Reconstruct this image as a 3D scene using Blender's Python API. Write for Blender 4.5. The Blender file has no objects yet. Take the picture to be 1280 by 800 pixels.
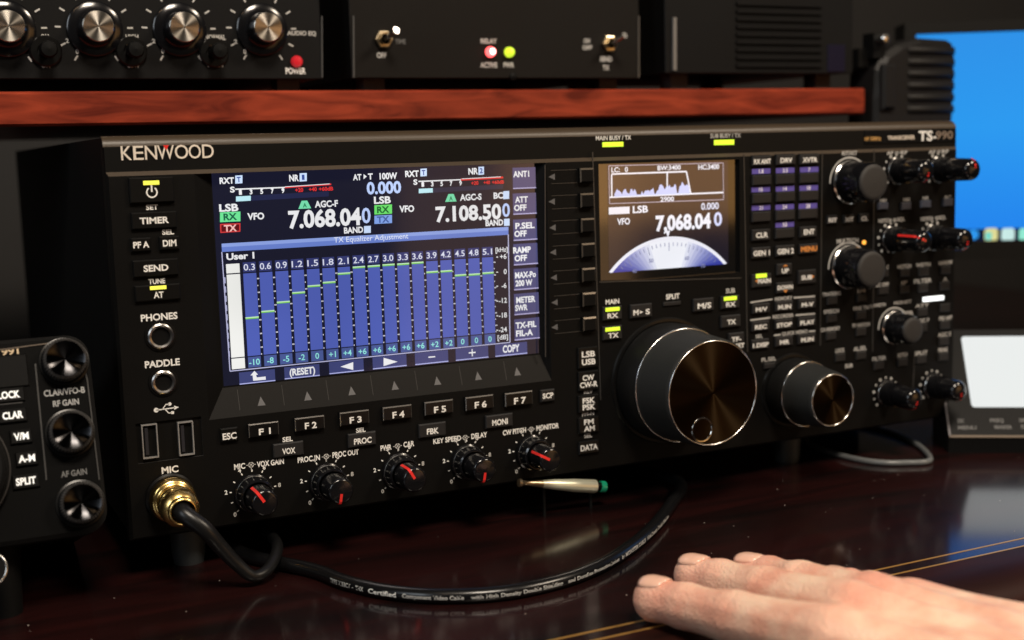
import bpy, bmesh, math, random
import numpy as np
from mathutils import Vector, Matrix

random.seed(7)
MM = 0.001
scene = bpy.context.scene
COL = scene.collection

# ------------------------------------------------------------------ camera
# millimetre world: X along the big radio's front, Y into the desk, Z up, z=0 its underside
CAM_C = np.array([-79.43244, -533.86032, 156.30744])
CAM_R = np.array([[0.8975090802, -0.4401112886, -0.0279196095],
                  [0.0819177180, 0.1041748949, 0.9911796400],
                  [0.4333208262, 0.8918798377, -0.1295508265]])
FPX = 1588.24
cam_d = bpy.data.cameras.new('camera')
cam = bpy.data.objects.new('camera', cam_d)
COL.objects.link(cam)
cm = Matrix(((CAM_R[0][0], CAM_R[1][0], -CAM_R[2][0], CAM_C[0] * MM),
             (CAM_R[0][1], CAM_R[1][1], -CAM_R[2][1], CAM_C[1] * MM),
             (CAM_R[0][2], CAM_R[1][2], -CAM_R[2][2], CAM_C[2] * MM),
             (0, 0, 0, 1)))
cam.matrix_world = cm
cam_d.sensor_width = 36.0
cam_d.lens = FPX / 1280 * 36.0
cam_d.clip_start = 0.02
cam_d.clip_end = 60
cam_d.dof.use_dof = True
cam_d.dof.focus_distance = 0.555
cam_d.dof.aperture_fstop = cam_d.lens / 6.0
scene.camera = cam

# ------------------------------------------------------------------ world, lamps, exposure
world = bpy.data.worlds.new('World')
scene.world = world
world.use_nodes = True
bg = world.node_tree.nodes['Background']
bg.inputs[0].default_value = (0.9, 0.8, 0.72, 1)
bg.inputs[1].default_value = 0.014


def lamp(name, loc, target, sx, sy, power, color):
    d = bpy.data.lights.new(name, 'AREA')
    d.shape = 'RECTANGLE'
    d.size, d.size_y = sx, sy
    d.energy = power
    d.color = color
    o = bpy.data.objects.new(name, d)
    COL.objects.link(o)
    o.location = loc
    o.rotation_euler = (Vector(target) - Vector(loc)).to_track_quat('-Z', 'Y').to_euler()
    return o


lamp('ceiling_lamp', (0.02, -0.80, 1.15), (0.22, -0.10, 0.0), 0.34, 0.28, 17.0, (1.0, 0.87, 0.72))
lamp('side_ceiling_lamp', (1.00, -0.80, 1.02), (0.22, -0.05, 0.0), 0.26, 0.22, 9.5, (1.0, 0.84, 0.66))
lamp('window_light', (-1.25, -0.75, 0.75), (0.2, 0.0, 0.05), 0.34, 0.75, 5.0, (0.86, 0.94, 1.0))
lamp('warm_wall_stand_in', (1.42, -1.62, 0.24), (0.27, 0.0, 0.12), 0.85, 0.46, 1.35, (1.0, 0.50, 0.15))  # stands in for a warm-lit wall mirrored in the small screen
lamp('added_warm_glow', (0.98, -1.62, 0.08), (0.18, 0.0, 0.08), 0.44, 0.95, 0.75, (1.0, 0.55, 0.24))  # added dim light, gives the wide screen's right side a brown reflection
for bx_ in (-0.62, -0.45):
    bd = bpy.data.lights.new('ceiling_bulb', 'POINT')
    bd.energy = 0.9
    bd.color = (1.0, 0.66, 0.36)
    bd.shadow_soft_size = 0.035
    bo = bpy.data.objects.new('ceiling_bulb', bd)
    COL.objects.link(bo)
    bo.location = (bx_, -0.9, 1.25)

scene.view_settings.view_transform = 'Standard'
scene.view_settings.look = 'None'
scene.view_settings.exposure = 0.0
scene.view_settings.gamma = 1.0
scene.render.engine = 'CYCLES'
scene.cycles.use_denoising = True
scene.cycles.max_bounces = 6
scene.cycles.sample_clamp_indirect = 4.0


# ------------------------------------------------------------------ measuring: photo pixel -> point on a real plane
class Frame:
    """A plane in the room: origin O, right U, up V (mm). N = into the plane (away from the viewer)."""

    def __init__(self, O=(0, 0, 0), U=(1, 0, 0), V=(0, 0, 1)):
        self.O = np.array(O, float)
        self.U = np.array(U, float)
        self.V = np.array(V, float)
        self.N = np.cross(self.V, self.U)  # +Y for the identity frame

    def at(self, px, py, y=0.0):
        d = CAM_R.T @ np.array([(px - 640) / FPX, (400 - py) / FPX, 1.0])
        o = self.O + self.N * y
        t = (self.N @ (o - CAM_C)) / (self.N @ d)
        q = CAM_C + t * d - self.O
        return q @ self.U, q @ self.V

    def scale(self, px, py, y=0.0):
        a, b = self.at(px - .5, py, y), self.at(px + .5, py, y)
        c, d = self.at(px, py - .5, y), self.at(px, py + .5, y)
        return abs(b[0] - a[0]), abs(c[1] - d[1])

    def matrix(self):
        U, N, V, O = self.U, self.N, self.V, self.O * MM
        return Matrix(((U[0], N[0], V[0], O[0]), (U[1], N[1], V[1], O[1]), (U[2], N[2], V[2], O[2]), (0, 0, 0, 1)))


def on_z(px, py, z):
    d = CAM_R.T @ np.array([(px - 640) / FPX, (400 - py) / FPX, 1.0])
    t = (z - CAM_C[2]) / d[2]
    return CAM_C + t * d


def on_y(px, py, y):
    d = CAM_R.T @ np.array([(px - 640) / FPX, (400 - py) / FPX, 1.0])
    t = (y - CAM_C[1]) / d[1]
    return CAM_C + t * d


DESK_Z = -18.0

# ------------------------------------------------------------------ materials
MATS = {}


def mat(name, base=(0.02, 0.02, 0.02), rough=0.5, metal=0.0, spec=0.5, emit=None, estr=1.0, coat=0.0,
        noise=0.0, nscale=300.0, rough_var=0.0, aniso=0.0, sss=0.0, ior=1.5):
    if name in MATS:
        return MATS[name]
    m = bpy.data.materials.new(name)
    m.use_nodes = True
    nt = m.node_tree
    b = nt.nodes['Principled BSDF']
    b.inputs['Base Color'].default_value = (*base, 1)
    b.inputs['Roughness'].default_value = rough
    b.inputs['Metallic'].default_value = metal
    b.inputs['Specular IOR Level'].default_value = spec
    b.inputs['IOR'].default_value = ior
    b.inputs['Coat Weight'].default_value = coat
    b.inputs['Coat Roughness'].default_value = 0.06
    if emit:
        b.inputs['Emission Color'].default_value = (*emit, 1)
        b.inputs['Emission Strength'].default_value = estr
    if sss:
        b.inputs['Subsurface Weight'].default_value = sss
        b.inputs['Subsurface Radius'].default_value = (0.004, 0.0016, 0.0008)
        b.inputs['Subsurface Scale'].default_value = 1.0
    if aniso:
        b.inputs['Anisotropic'].default_value = aniso
        t = nt.nodes.new('ShaderNodeTangent')
        t.direction_type = 'RADIAL'
        t.axis = 'Y'
        nt.links.new(t.outputs[0], b.inputs['Tangent'])
        b.inputs['Anisotropic Rotation'].default_value = 0.25
    if noise or rough_var:
        tc = nt.nodes.new('ShaderNodeTexCoord')
        nz = nt.nodes.new('ShaderNodeTexNoise')
        nz.inputs['Scale'].default_value = nscale
        nz.inputs['Detail'].default_value = 4
        nt.links.new(tc.outputs['Object'], nz.inputs['Vector'])
        if noise:
            bp = nt.nodes.new('ShaderNodeBump')
            bp.inputs['Strength'].default_value = noise
            bp.inputs['Distance'].default_value = 0.0004
            nt.links.new(nz.outputs[0], bp.inputs['Height'])
            nt.links.new(bp.outputs[0], b.inputs['Normal'])
        if rough_var:
            n2 = nt.nodes.new('ShaderNodeTexNoise')
            n2.inputs['Scale'].default_value = 14
            n2.inputs['Detail'].default_value = 6
            nt.links.new(tc.outputs['Object'], n2.inputs['Vector'])
            mr = nt.nodes.new('ShaderNodeMapRange')
            mr.inputs[1].default_value = 0.3
            mr.inputs[2].default_value = 0.7
            mr.inputs[3].default_value = max(0.02, rough - rough_var)
            mr.inputs[4].default_value = rough + rough_var
            nt.links.new(n2.outputs[0], mr.inputs[0])
            nt.links.new(mr.outputs[0], b.inputs['Roughness'])
    MATS[name] = m
    return m


def wood(name, c1, c2, rough, coat, scale=(3, 60, 60), glow=0.0):
    m = bpy.data.materials.new(name)
    m.use_nodes = True
    nt = m.node_tree
    b = nt.nodes['Principled BSDF']
    tc = nt.nodes.new('ShaderNodeTexCoord')
    mp = nt.nodes.new('ShaderNodeMapping')
    mp.inputs['Scale'].default_value = scale
    nz = nt.nodes.new('ShaderNodeTexNoise')
    nz.inputs['Scale'].default_value = 2.2
    nz.inputs['Detail'].default_value = 9
    nz.inputs['Distortion'].default_value = 0.9
    cr = nt.nodes.new('ShaderNodeValToRGB')
    cr.color_ramp.elements[0].position = 0.30
    cr.color_ramp.elements[0].color = (*c1, 1)
    cr.color_ramp.elements[1].position = 0.68
    cr.color_ramp.elements[1].color = (*c2, 1)
    nt.links.new(tc.outputs['Object'], mp.inputs[0])
    nt.links.new(mp.outputs[0], nz.inputs['Vector'])
    nt.links.new(nz.outputs[0], cr.inputs[0])
    nt.links.new(cr.outputs[0], b.inputs['Base Color'])
    b.inputs['Roughness'].default_value = rough
    b.inputs['Coat Weight'].default_value = coat
    b.inputs['Coat Roughness'].default_value = 0.12
    b.inputs['Specular IOR Level'].default_value = 0.12
    bp = nt.nodes.new('ShaderNodeBump')
    bp.inputs['Strength'].default_value = 0.08
    bp.inputs['Distance'].default_value = 0.0005
    nt.links.new(nz.outputs[0], bp.inputs['Height'])
    nt.links.new(bp.outputs[0], b.inputs['Normal'])
    MATS[name] = m
    return m


PANEL = mat('black_panel', (0.0042, 0.0040, 0.0038), 0.50, spec=0.11, noise=0.25, nscale=2600, rough_var=0.06)
SATIN = mat('satin_black', (0.0045, 0.0043, 0.0041), 0.42, spec=0.17, rough_var=0.05)
CASEM = mat('case_black', (0.005, 0.005, 0.005), 0.65, spec=0.15)
BEVEL = mat('bevel_lit_tan', (0.045, 0.031, 0.019), 0.40, noise=0.15, nscale=1500)  # tan light on the upward-facing bevels put into the base colour
KEDGE = mat('key_edge', (0.30, 0.28, 0.26), 0.22, metal=0.8)  # pale chamfers put the black keys' edge highlights into the colour
KEYM = mat('key_plastic', (0.016, 0.0155, 0.016), 0.46, spec=0.32, rough_var=0.05)
GLOSSK = mat('gloss_black', (0.005, 0.005, 0.005), 0.28, spec=0.3)
DARK = mat('dark_recess', (0.003, 0.003, 0.003), 0.6, spec=0.12)
RIBM = mat('panel_rib', (0.035, 0.034, 0.033), 0.35)
PRINT = mat('white_print', (0.82, 0.81, 0.78), 0.5)
PRINTG = mat('grey_print', (0.50, 0.49, 0.47), 0.5)
PRINTD = mat('dim_print', (0.11, 0.11, 0.11), 0.5)
TRI = mat('marker_grey', (0.10, 0.10, 0.105), 0.5)
PURPLE = mat('purple_print', (0.10, 0.075, 0.36), 0.5)
ORANGEP = mat('orange_print', (0.75, 0.28, 0.06), 0.5)
GOLDP = mat('gold_print', (0.75, 0.50, 0.20), 0.35, metal=0.6)
CHROME = mat('chrome', (0.86, 0.85, 0.83), 0.22, metal=1.0, rough_var=0.05)
SILVERP = mat('silver_letters', (0.82, 0.74, 0.64), 0.42, metal=0.25)
GOLD = mat('gold_plating', (1.0, 0.70, 0.26), 0.23, metal=1.0, rough_var=0.08)
KNOBG = mat('knob_gloss', (0.005, 0.005, 0.006), 0.15, coat=0.2, rough_var=0.05)
KNOBM = mat('knob_matte', (0.018, 0.019, 0.019), 0.60, spec=0.2, noise=0.3, nscale=1500)
RUBBER = mat('rubber', (0.022, 0.020, 0.019), 0.62, noise=0.3, nscale=900)
DIALF = mat('spun_face', (0.028, 0.018, 0.009), 0.35, metal=1.0, aniso=0.96)
SPUN = mat('spun_grey', (0.028, 0.028, 0.030), 0.17, metal=1.0, aniso=0.95)
SPUNS = mat('spun_silver', (0.80, 0.74, 0.66), 0.26, metal=1.0, aniso=0.9)
RED = mat('red_pointer', (0.75, 0.03, 0.025), 0.32)
LEDG = mat('led_lime', (0.3, 0.4, 0.02), 0.3, emit=(0.62, 0.86, 0.04), estr=1.15)
LEDY = mat('led_yellow', (0.4, 0.4, 0.02), 0.3, emit=(0.86, 0.80, 0.10), estr=1.1)
LEDO = mat('led_orange', (0.4, 0.2, 0.02), 0.3, emit=(1.0, 0.42, 0.06), estr=1.5)
LEDR = mat('led_red', (0.4, 0.02, 0.02), 0.3, emit=(1.0, 0.10, 0.10), estr=3.2)
LEDRC = mat('led_red_core', (0.5, 0.1, 0.1), 0.3, emit=(1.0, 0.62, 0.60), estr=4.5)
LEDRD = mat('lens_red_dim', (0.35, 0.01, 0.015), 0.2, emit=(0.40, 0.012, 0.018), estr=0.8)
WHITEHL = mat('white_highlight', (0.5, 0.5, 0.5), 0.3, emit=(0.95, 1.0, 1.0), estr=1.6)

SCR_N = 0


def backlit(key, lin, spec, ior):
    """Screen colour with a slightly uneven backlight and faintly smudged glass."""
    if key in MATS:
        return MATS[key]
    m = mat(key, (0.004, 0.004, 0.004), 0.10, spec=spec, ior=ior, emit=lin, rough_var=0.035)
    nt = m.node_tree
    p = nt.nodes['Principled BSDF']
    tc = nt.nodes.new('ShaderNodeTexCoord')
    nz = nt.nodes.new('ShaderNodeTexNoise')
    nz.inputs['Scale'].default_value = 16
    nz.inputs['Detail'].default_value = 1
    nt.links.new(tc.outputs['Object'], nz.inputs['Vector'])
    mr = nt.nodes.new('ShaderNodeMapRange')
    mr.inputs[1].default_value = .3
    mr.inputs[2].default_value = .7
    mr.inputs[3].default_value = .86
    mr.inputs[4].default_value = 1.10
    nt.links.new(nz.outputs[0], mr.inputs[0])
    nt.links.new(mr.outputs[0], p.inputs['Emission Strength'])
    return m


def scr(rgb, k=1.0):
    """Lit pixels of a screen behind glossy glass, rgb 0-255 as displayed."""
    key = 'screen_%d_%d_%d_%d' % (*rgb, int(k * 100))
    lin = tuple((c / 255 / 12.92) if c / 255 < 0.04045 else ((c / 255 + 0.055) / 1.055) ** 2.4 for c in rgb)
    return backlit(key, lin, 0.5, 1.6)


WOODS = wood('shelf_wood', (0.10, 0.013, 0.007), (0.31, 0.046, 0.020), 0.45, 0.06, (11.0, 34, 60))
WOODD = wood('desk_wood', (0.0035, 0.0012, 0.0011), (0.017, 0.0028, 0.0025), 0.55, 0.9, (4, 26, 40))
WALLM = mat('wall_paint', (0.010, 0.009, 0.0085), 0.7, noise=0.1, nscale=200)


# ------------------------------------------------------------------ text as mesh
_TC = {}


def glyphs(s, bold=0.016):
    key = (s, bold)
    if key not in _TC:
        c = bpy.data.curves.new('lettering', 'FONT')
        c.body = s
        c.size = 1.0
        c.offset = bold
        c.resolution_u = 3
        o = bpy.data.objects.new('lettering', c)
        COL.objects.link(o)
        dg = bpy.context.evaluated_depsgraph_get()
        me = bpy.data.meshes.new_from_object(o.evaluated_get(dg))
        vs = [(v.co.x, v.co.y) for v in me.vertices]
        fs = [tuple(p.vertices) for p in me.polygons]
        bpy.data.objects.remove(o)
        bpy.data.curves.remove(c)
        bpy.data.meshes.remove(me)
        _TC[key] = (vs, fs)
    return _TC[key]


CAP = None


def cap_height():
    global CAP
    if CAP is None:
        vs, _ = glyphs('H', 0.0)
        CAP = max(v[1] for v in vs)
    return CAP


# ------------------------------------------------------------------ mesh builder (mm, local: x right, y in, z up)
class MB:
    def __init__(self, frame=None):
        self.v, self.f, self.m, self.mats = [], [], [], []
        self.fr = frame
        self.sm = []

    def mi(self, m):
        if m not in self.mats:
            self.mats.append(m)
        return self.mats.index(m)

    def add(self, vs, fs, m, smooth=False):
        o = len(self.v)
        self.v += [tuple(map(float, q)) for q in vs]
        k = self.mi(m)
        for f in fs:
            self.f.append(tuple(i + o for i in f))
            self.m.append(k)
            self.sm.append(smooth)

    def box(self, x0, x1, y0, y1, z0, z1, m):
        vs = [(x, y, z) for x in (x0, x1) for y in (y0, y1) for z in (z0, z1)]
        self.add(vs, [(0, 1, 3, 2), (4, 6, 7, 5), (0, 4, 5, 1), (2, 3, 7, 6), (0, 2, 6, 4), (1, 5, 7, 3)], m)

    def key(self, x0, x1, z0, z1, d, m, c=0.5, y=0.0, ct=None, mc=None):
        """A key cap: front at y-d, chamfer c all round (ct: deeper top chamfer)."""
        ct = c if ct is None else ct
        vs = [(x0, y, z0), (x1, y, z0), (x1, y, z1), (x0, y, z1),
              (x0, y - d + c, z0), (x1, y - d + c, z0), (x1, y - d + c, z1), (x0, y - d + c, z1),
              (x0 + c, y - d, z0 + c), (x1 - c, y - d, z0 + c), (x1 - c, y - d, z1 - ct), (x0 + c, y - d, z1 - ct)]
        fs, fc = [(8, 9, 10, 11)], []
        for i in range(4):
            j = (i + 1) % 4
            fs.append((i, j, j + 4, i + 4))
            (fc if i != 0 and mc else fs).append((i + 4, j + 4, j + 8, i + 8))
        self.add(vs, fs, m)
        if fc:
            self.add(vs, fc, mc)

    def quad(self, a, b, c, d, m):
        self.add([a, b, c, d], [(0, 1, 2, 3)], m)

    def rect(self, x0, x1, z0, z1, y, m):
        self.quad((x0, y, z0), (x1, y, z0), (x1, y, z1), (x0, y, z1), m)

    def poly(self, pts, y, m):
        self.add([(p[0], y, p[1]) for p in pts], [tuple(range(len(pts)))], m)

    def lathe(self, prof, cx, cz, m, n=48, smooth=True, flute=0.0, cap0=False, cap1=False):
        """prof: list of (r, y) revolved about the axis through (cx, cz) along y."""
        vs, fs = [], []
        for r, y in prof:
            for i in range(n):
                rr = r - (flute if i % 2 else 0.0)
                a = 2 * math.pi * i / n
                vs.append((cx + rr * math.cos(a), y, cz + rr * math.sin(a)))
        for k in range(len(prof) - 1):
            for i in range(n):
                j = (i + 1) % n
                fs.append((k * n + i, k * n + j, (k + 1) * n + j, (k + 1) * n + i))
        if cap0:
            fs.append(tuple(range(n)))
        if cap1:
            fs.append(tuple((len(prof) - 1) * n + i for i in range(n)))
        self.add(vs, fs, m, smooth)

    def arc(self, cx, cz, r0, r1, a0, a1, y, m, n=24):
        vs, fs = [], []
        for i in range(n + 1):
            a = math.radians(a0 + (a1 - a0) * i / n)
            vs += [(cx + r0 * math.cos(a), y, cz + r0 * math.sin(a)), (cx + r1 * math.cos(a), y, cz + r1 * math.sin(a))]
        for i in range(n):
            fs.append((2 * i, 2 * i + 1, 2 * i + 3, 2 * i + 2))
        self.add(vs, fs, m)

    def line(self, p, q, w, y, m):
        dx, dz = q[0] - p[0], q[1] - p[1]
        L = math.hypot(dx, dz) or 1
        nx, nz = -dz / L * w / 2, dx / L * w / 2
        self.add([(p[0] + nx, y, p[1] + nz), (q[0] + nx, y, q[1] + nz), (q[0] - nx, y, q[1] - nz), (p[0] - nx, y, p[1] - nz)],
                 [(0, 1, 2, 3)], m)

    def rib(self, p, q, w, h, m, y=0.0):
        """A slim raised rib from p to q (x, z)."""
        dx, dz = q[0] - p[0], q[1] - p[1]
        L = math.hypot(dx, dz) or 1
        nx, nz = -dz / L * w / 2, dx / L * w / 2
        c = [(p[0] + nx, p[1] + nz), (q[0] + nx, q[1] + nz), (q[0] - nx, q[1] - nz), (p[0] - nx, p[1] - nz)]
        vs = [(a, y, b) for a, b in c] + [(a, y - h, b) for a, b in c]
        self.add(vs, [(4, 5, 6, 7), (0, 1, 5, 4), (1, 2, 6, 5), (2, 3, 7, 6), (3, 0, 4, 7)], m)

    def text(self, s, x, z, h, m, y=0.0, w=None, bold=0.028, align='C'):
        vs, fs = glyphs(s, bold)
        if not vs:
            return
        ch = cap_height()
        k = h / ch
        x0, x1 = min(v[0] for v in vs), max(v[0] for v in vs)
        kx = (w / (x1 - x0)) if w else k
        xc = {'C': (x0 + x1) / 2, 'L': x0, 'R': x1}[align]
        self.add([(x + (a - xc) * kx, y, z + (b - ch / 2) * k) for a, b in vs], fs, m)

    # --- the same, measured on the photograph
    def tp(self, s, px, py, hp, m, wp=None, y=0.0, dy=-0.06, bold=0.030, align='C'):
        x, z = self.fr.at(px, py, y)
        sh, sv = self.fr.scale(px, py, y)
        self.text(s, x, z, hp * sv, m, y + dy, wp * sh if wp else None, bold, align)

    def rp(self, px, py, wp, hp, m, y=0.0):
        x, z = self.fr.at(px, py, y)
        sh, sv = self.fr.scale(px, py, y)
        w, h = wp * sh / 2, hp * sv / 2
        self.rect(x - w, x + w, z - h, z + h, y, m)

    def pp(self, pts, m, y=0.0):
        self.poly([self.fr.at(a, b, y) for a, b in pts], y, m)

    def lp(self, a, b, w, m, y=0.0):
        self.line(self.fr.at(*a, y), self.fr.at(*b, y), w, y, m)

    def build(self, name, parent=None, angle=35, matrix=None):
        me = bpy.data.meshes.new(name)
        me.from_pydata([(a * MM, b * MM, c * MM) for a, b, c in self.v], [], self.f)
        for m in self.mats:
            me.materials.append(m)
        me.polygons.foreach_set('material_index', self.m)
        me.polygons.foreach_set('use_smooth', self.sm)
        me.update()
        if any(self.sm):
            me.set_sharp_from_angle(angle=math.radians(angle))
        o = bpy.data.objects.new(name, me)
        COL.objects.link(o)
        if parent is not None:
            o.parent = parent
        elif matrix is not None:
            o.matrix_world = matrix
        return o


def tag(o, label=None, cat=None, group=None, kind=None):
    if label:
        o['label'] = label
    if cat:
        o['category'] = cat
    if group:
        o['group'] = group
    if kind:
        o['kind'] = kind
    return o


def thing(name, label, cat, frame=None, loc=None, group=None):
    o = bpy.data.objects.new(name, None)
    o.empty_display_size = 0.01
    COL.objects.link(o)
    if frame is not None:
        o.matrix_world = frame.matrix()
    elif loc is not None:
        o.location = [c * MM for c in loc]
    return tag(o, label, cat, group)


def spline(pts, n=12):
    P = [np.array(p, float) for p in pts]
    P = [2 * P[0] - P[1]] + P + [2 * P[-1] - P[-2]]
    out = []
    for i in range(1, len(P) - 2):
        for k in range(n):
            t = k / n
            a, b, c, d = P[i - 1:i + 3]
            out.append(0.5 * ((2 * b) + (-a + c) * t + (2 * a - 5 * b + 4 * c - d) * t * t + (-a + 3 * b - 3 * c + d) * t ** 3))
    out.append(P[-2])
    return out


def frames(path, up=(0, 0, 1)):
    up = np.array(up, float)
    fr = []
    for i, p in enumerate(path):
        t = path[min(i + 1, len(path) - 1)] - path[max(i - 1, 0)]
        t = t / np.linalg.norm(t)
        s = np.cross(t, up)
        if np.linalg.norm(s) < 1e-3:
            s = np.array([1., 0, 0])
        s /= np.linalg.norm(s)
        fr.append((p, t, s, np.cross(s, t)))
    return fr


def tube(mb, path, r, m, n=20):
    fr = frames(path)
    vs, fs = [], []
    for i, (p, t, s, u) in enumerate(fr):
        rr = r(i / (len(fr) - 1)) if callable(r) else r
        for k in range(n):
            a = 2 * math.pi * k / n
            vs.append(p + rr * (math.cos(a) * s + math.sin(a) * u))
    for i in range(len(fr) - 1):
        for k in range(n):
            j = (k + 1) % n
            fs.append((i * n + k, i * n + j, (i + 1) * n + j, (i + 1) * n + k))
    fs.append(tuple(range(n)))
    fs.append(tuple((len(fr) - 1) * n + k for k in range(n)))
    mb.add(vs, fs, m, True)


# ================================================================== SETTING
w = MB()
w.box(-1500, 1500, 640, 660, -800, 1400, WALLM)
tag(w.build('wall'), 'dark wall behind the desk', 'wall', kind='structure')
w = MB()
w.box(-2500, 2500, -2500, 640, -800, -780, mat('floor_dark', (0.012, 0.011, 0.010), 0.8))
tag(w.build('floor'), 'dark floor below the desk', 'floor', kind='structure')

# ------------------------------------------------------------------ desk
desk = thing('desk', 'glossy dark red wooden desk with two thin gold inlay lines along its front edge', 'desk', loc=(0, 0, 0))
d = MB()
# top with a rounded nose: profile in (y, z) swept along x
prof = [(640, -18), (-151.2, -18), (-158, -18)]
for i in range(1, 13):
    a = math.pi / 2 * i / 12
    prof.append((-160 - 22 * math.sin(a), -34 + 16 * math.cos(a)))
prof += [(-182, -40), (-176, -46), (-170, -52), (640, -52)]
xs = (-900, 1100)
vs = [(x, y, z) for x in xs for y, z in prof]
n = len(prof)
fs = [(i, (i + 1) % n, n + (i + 1) % n, n + i) for i in range(n)] + [tuple(range(n)), tuple(range(n, 2 * n))]
WOODE = wood('edge_wood', (0.007, 0.0025, 0.0018), (0.026, 0.0065, 0.0045), 0.5, 0.0, (4, 26, 40))
edge_f = [f for i, f in enumerate(fs) if 1 <= i <= 13]
d.add(vs, [f for i, f in enumerate(fs) if not 1 <= i <= 13], WOODD, True)
d.build('desktop', desk, angle=30)
e_ = MB()
e_.add(vs, edge_f, WOODE, True)
e_.build('edge_band', desk, angle=30)
INL = mat('inlay_gold', (0.55, 0.30, 0.075), 0.35, metal=0.5)
for y0 in (-143.4, -151.2):
    b = MB()
    b.box(-900, 1100, y0 - 0.55, y0 + 0.55, -18.6, -17.9, INL)
    b.build('inlay_line', desk)

# ------------------------------------------------------------------ shelf over the radio
SY = 105.0
zt = on_y(500, 112.5, SY)[2]
zb = on_y(500, 151.0, SY)[2]
xr = on_y(1084, 130, SY)[0]
SHELF_T = zt
s = MB()
c = 1.2
pr = [(SY + c, zb), (SY, zb + c), (SY, zt - c), (SY + c, zt), (430, zt), (430, zb)]
vs, fs = [], []
xsn = [-420] + [xr - 4 + 4 * math.sin(math.pi / 2 * i / 6) for i in range(7)]
ins = [0] + [4 - 4 * math.cos(math.pi / 2 * i / 6) for i in range(7)]
for x, q in zip(xsn, ins):
    for y, z in pr:
        vs.append((x, y + (q if y < SY + 2 else 0), z))
n = len(pr)
for k in range(len(xsn) - 1):
    for i in range(n):
        fs.append((k * n + i, k * n + (i + 1) % n, (k + 1) * n + (i + 1) % n, (k + 1) * n + i))
fs += [tuple(range(n)), tuple((len(xsn) - 1) * n + i for i in range(n))]
s.add(vs, fs, WOODS, True)
shelf = s.build('shelf', angle=40)
tag(shelf, 'reddish brown wooden shelf board above the large radio', 'shelf')

# ================================================================== THE LARGE RADIO
F = Frame()
W, H = 460.0, 168.0
radio = thing('radio_transceiver', 'large black desktop radio with a wide blue equaliser screen and a big tuning dial',
              'radio', F)
b = MB()
b.box(1.5, W - 1.5, 7.0, 400, 0.5, H - 0.5, CASEM)
b.box(34, W - 8, 70, 385, -15.5, 0.6, CASEM)  # added belly, blocks the monitor's blue light under the radio
b.build('case', radio)

# front panel with its two screen openings and the port recess
PTOP = 151.8
AX0, AX1, AZ0, AZ1 = 43.57, 195.97, 60.9, 152.0      # wide screen's lit area
ledge_l = F.at(258, 523)
ledge_r = F.at(703, 476)
HB = (ledge_l[1] + ledge_r[1]) / 2
H1 = (35.5, 200.2, HB, PTOP - 0.02)
sA, sB = F.at(748, 198), F.at(925, 342)
H2 = (sA[0], sB[0], F.at(838, 347)[1], PTOP - 1.5)
pA, pB = F.at(172, 531), F.at(252, 572)
p0, p1 = F.at(174, 552), F.at(250, 543)
H3 = (p0[0] - 1, p1[0] + 1, F.at(212, 575)[1], F.at(212, 525)[1])

fp = MB(F)


def panel_holes(mb, x0, x1, z0, z1, holes, m):
    xs = sorted({x0, x1, *[h[0] for h in holes], *[h[1] for h in holes]})
    zs = sorted({z0, z1, *[h[2] for h in holes], *[h[3] for h in holes]})
    for i in range(len(xs) - 1):
        for j in range(len(zs) - 1):
            cx, cz = (xs[i] + xs[i + 1]) / 2, (zs[j] + zs[j + 1]) / 2
            if any(h[0] < cx < h[1] and h[2] < cz < h[3] for h in holes):
                continue
            mb.rect(xs[i], xs[i + 1], zs[j], zs[j + 1], 0.0, m)


CH = 1.2
panel_holes(fp, CH, W - CH, CH, PTOP, [H1, H2, H3], PANEL)
# rim bevels, upper bevel under the recessed strip, sides
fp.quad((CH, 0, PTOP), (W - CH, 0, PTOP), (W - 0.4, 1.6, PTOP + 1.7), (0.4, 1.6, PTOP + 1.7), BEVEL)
fp.quad((CH, 0, CH), (CH, 0, PTOP), (0, 1.6, PTOP + 1.7), (0, 1.6, 0), SATIN)
fp.quad((W - CH, 0, CH), (W - CH, 0, PTOP), (W, 1.6, PTOP + 1.7), (W, 1.6, 0), SATIN)
fp.quad((CH, 0, CH), (W - CH, 0, CH), (W, 1.6, 0), (0, 1.6, 0), SATIN)
fp.quad((0, 1.6, 0), (0, 1.6, H - 6), (0, 8, H - 4), (0, 8, 0), SATIN)
fp.quad((W, 1.6, 0), (W, 1.6, H - 6), (W, 8, H - 4), (W, 8, 0), SATIN)
fp.quad((0, 1.6, 0), (W, 1.6, 0), (W, 8, 0), (0, 8, 0), SATIN)
# opening walls: wide screen with sloped ledge, small screen, ports
yd = 4.5
o = [(H1[0], 0, H1[2]), (ledge_r[0], 0, H1[2]), (H1[1], 0, H1[3]), (H1[0], 0, H1[3])]
i_ = [(AX0 - .3, yd, AZ0 - .3), (AX1 + .3, yd, AZ0 - .3), (AX1 + .3, yd, AZ1 + .3), (AX0 - .3, yd, AZ1 + .3)]
fp.quad(o[0], (H1[1], 0, H1[2]), i_[1], i_[0], mat('ledge_plastic', (0.0075, 0.0070, 0.0065), 0.5, spec=0.15, noise=0.08, nscale=2000))
fp.quad((H1[1], 0, H1[2]), o[2], i_[2], i_[1], PANEL)
fp.quad(o[2], o[3], i_[3], i_[2], PANEL)
fp.quad(o[3], o[0], i_[0], i_[3], PANEL)
yd2 = 2.2
for (a, bb) in (((H2[0], H2[2]), (H2[1], H2[2])), ((H2[1], H2[2]), (H2[1], H2[3])), ((H2[1], H2[3]), (H2[0], H2[3])), ((H2[0], H2[3]), (H2[0], H2[2]))):
    fp.quad((a[0], 0, a[1]), (bb[0], 0, bb[1]), (bb[0], yd2 + .8, bb[1]), (a[0], yd2 + .8, a[1]), GLOSSK)
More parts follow.
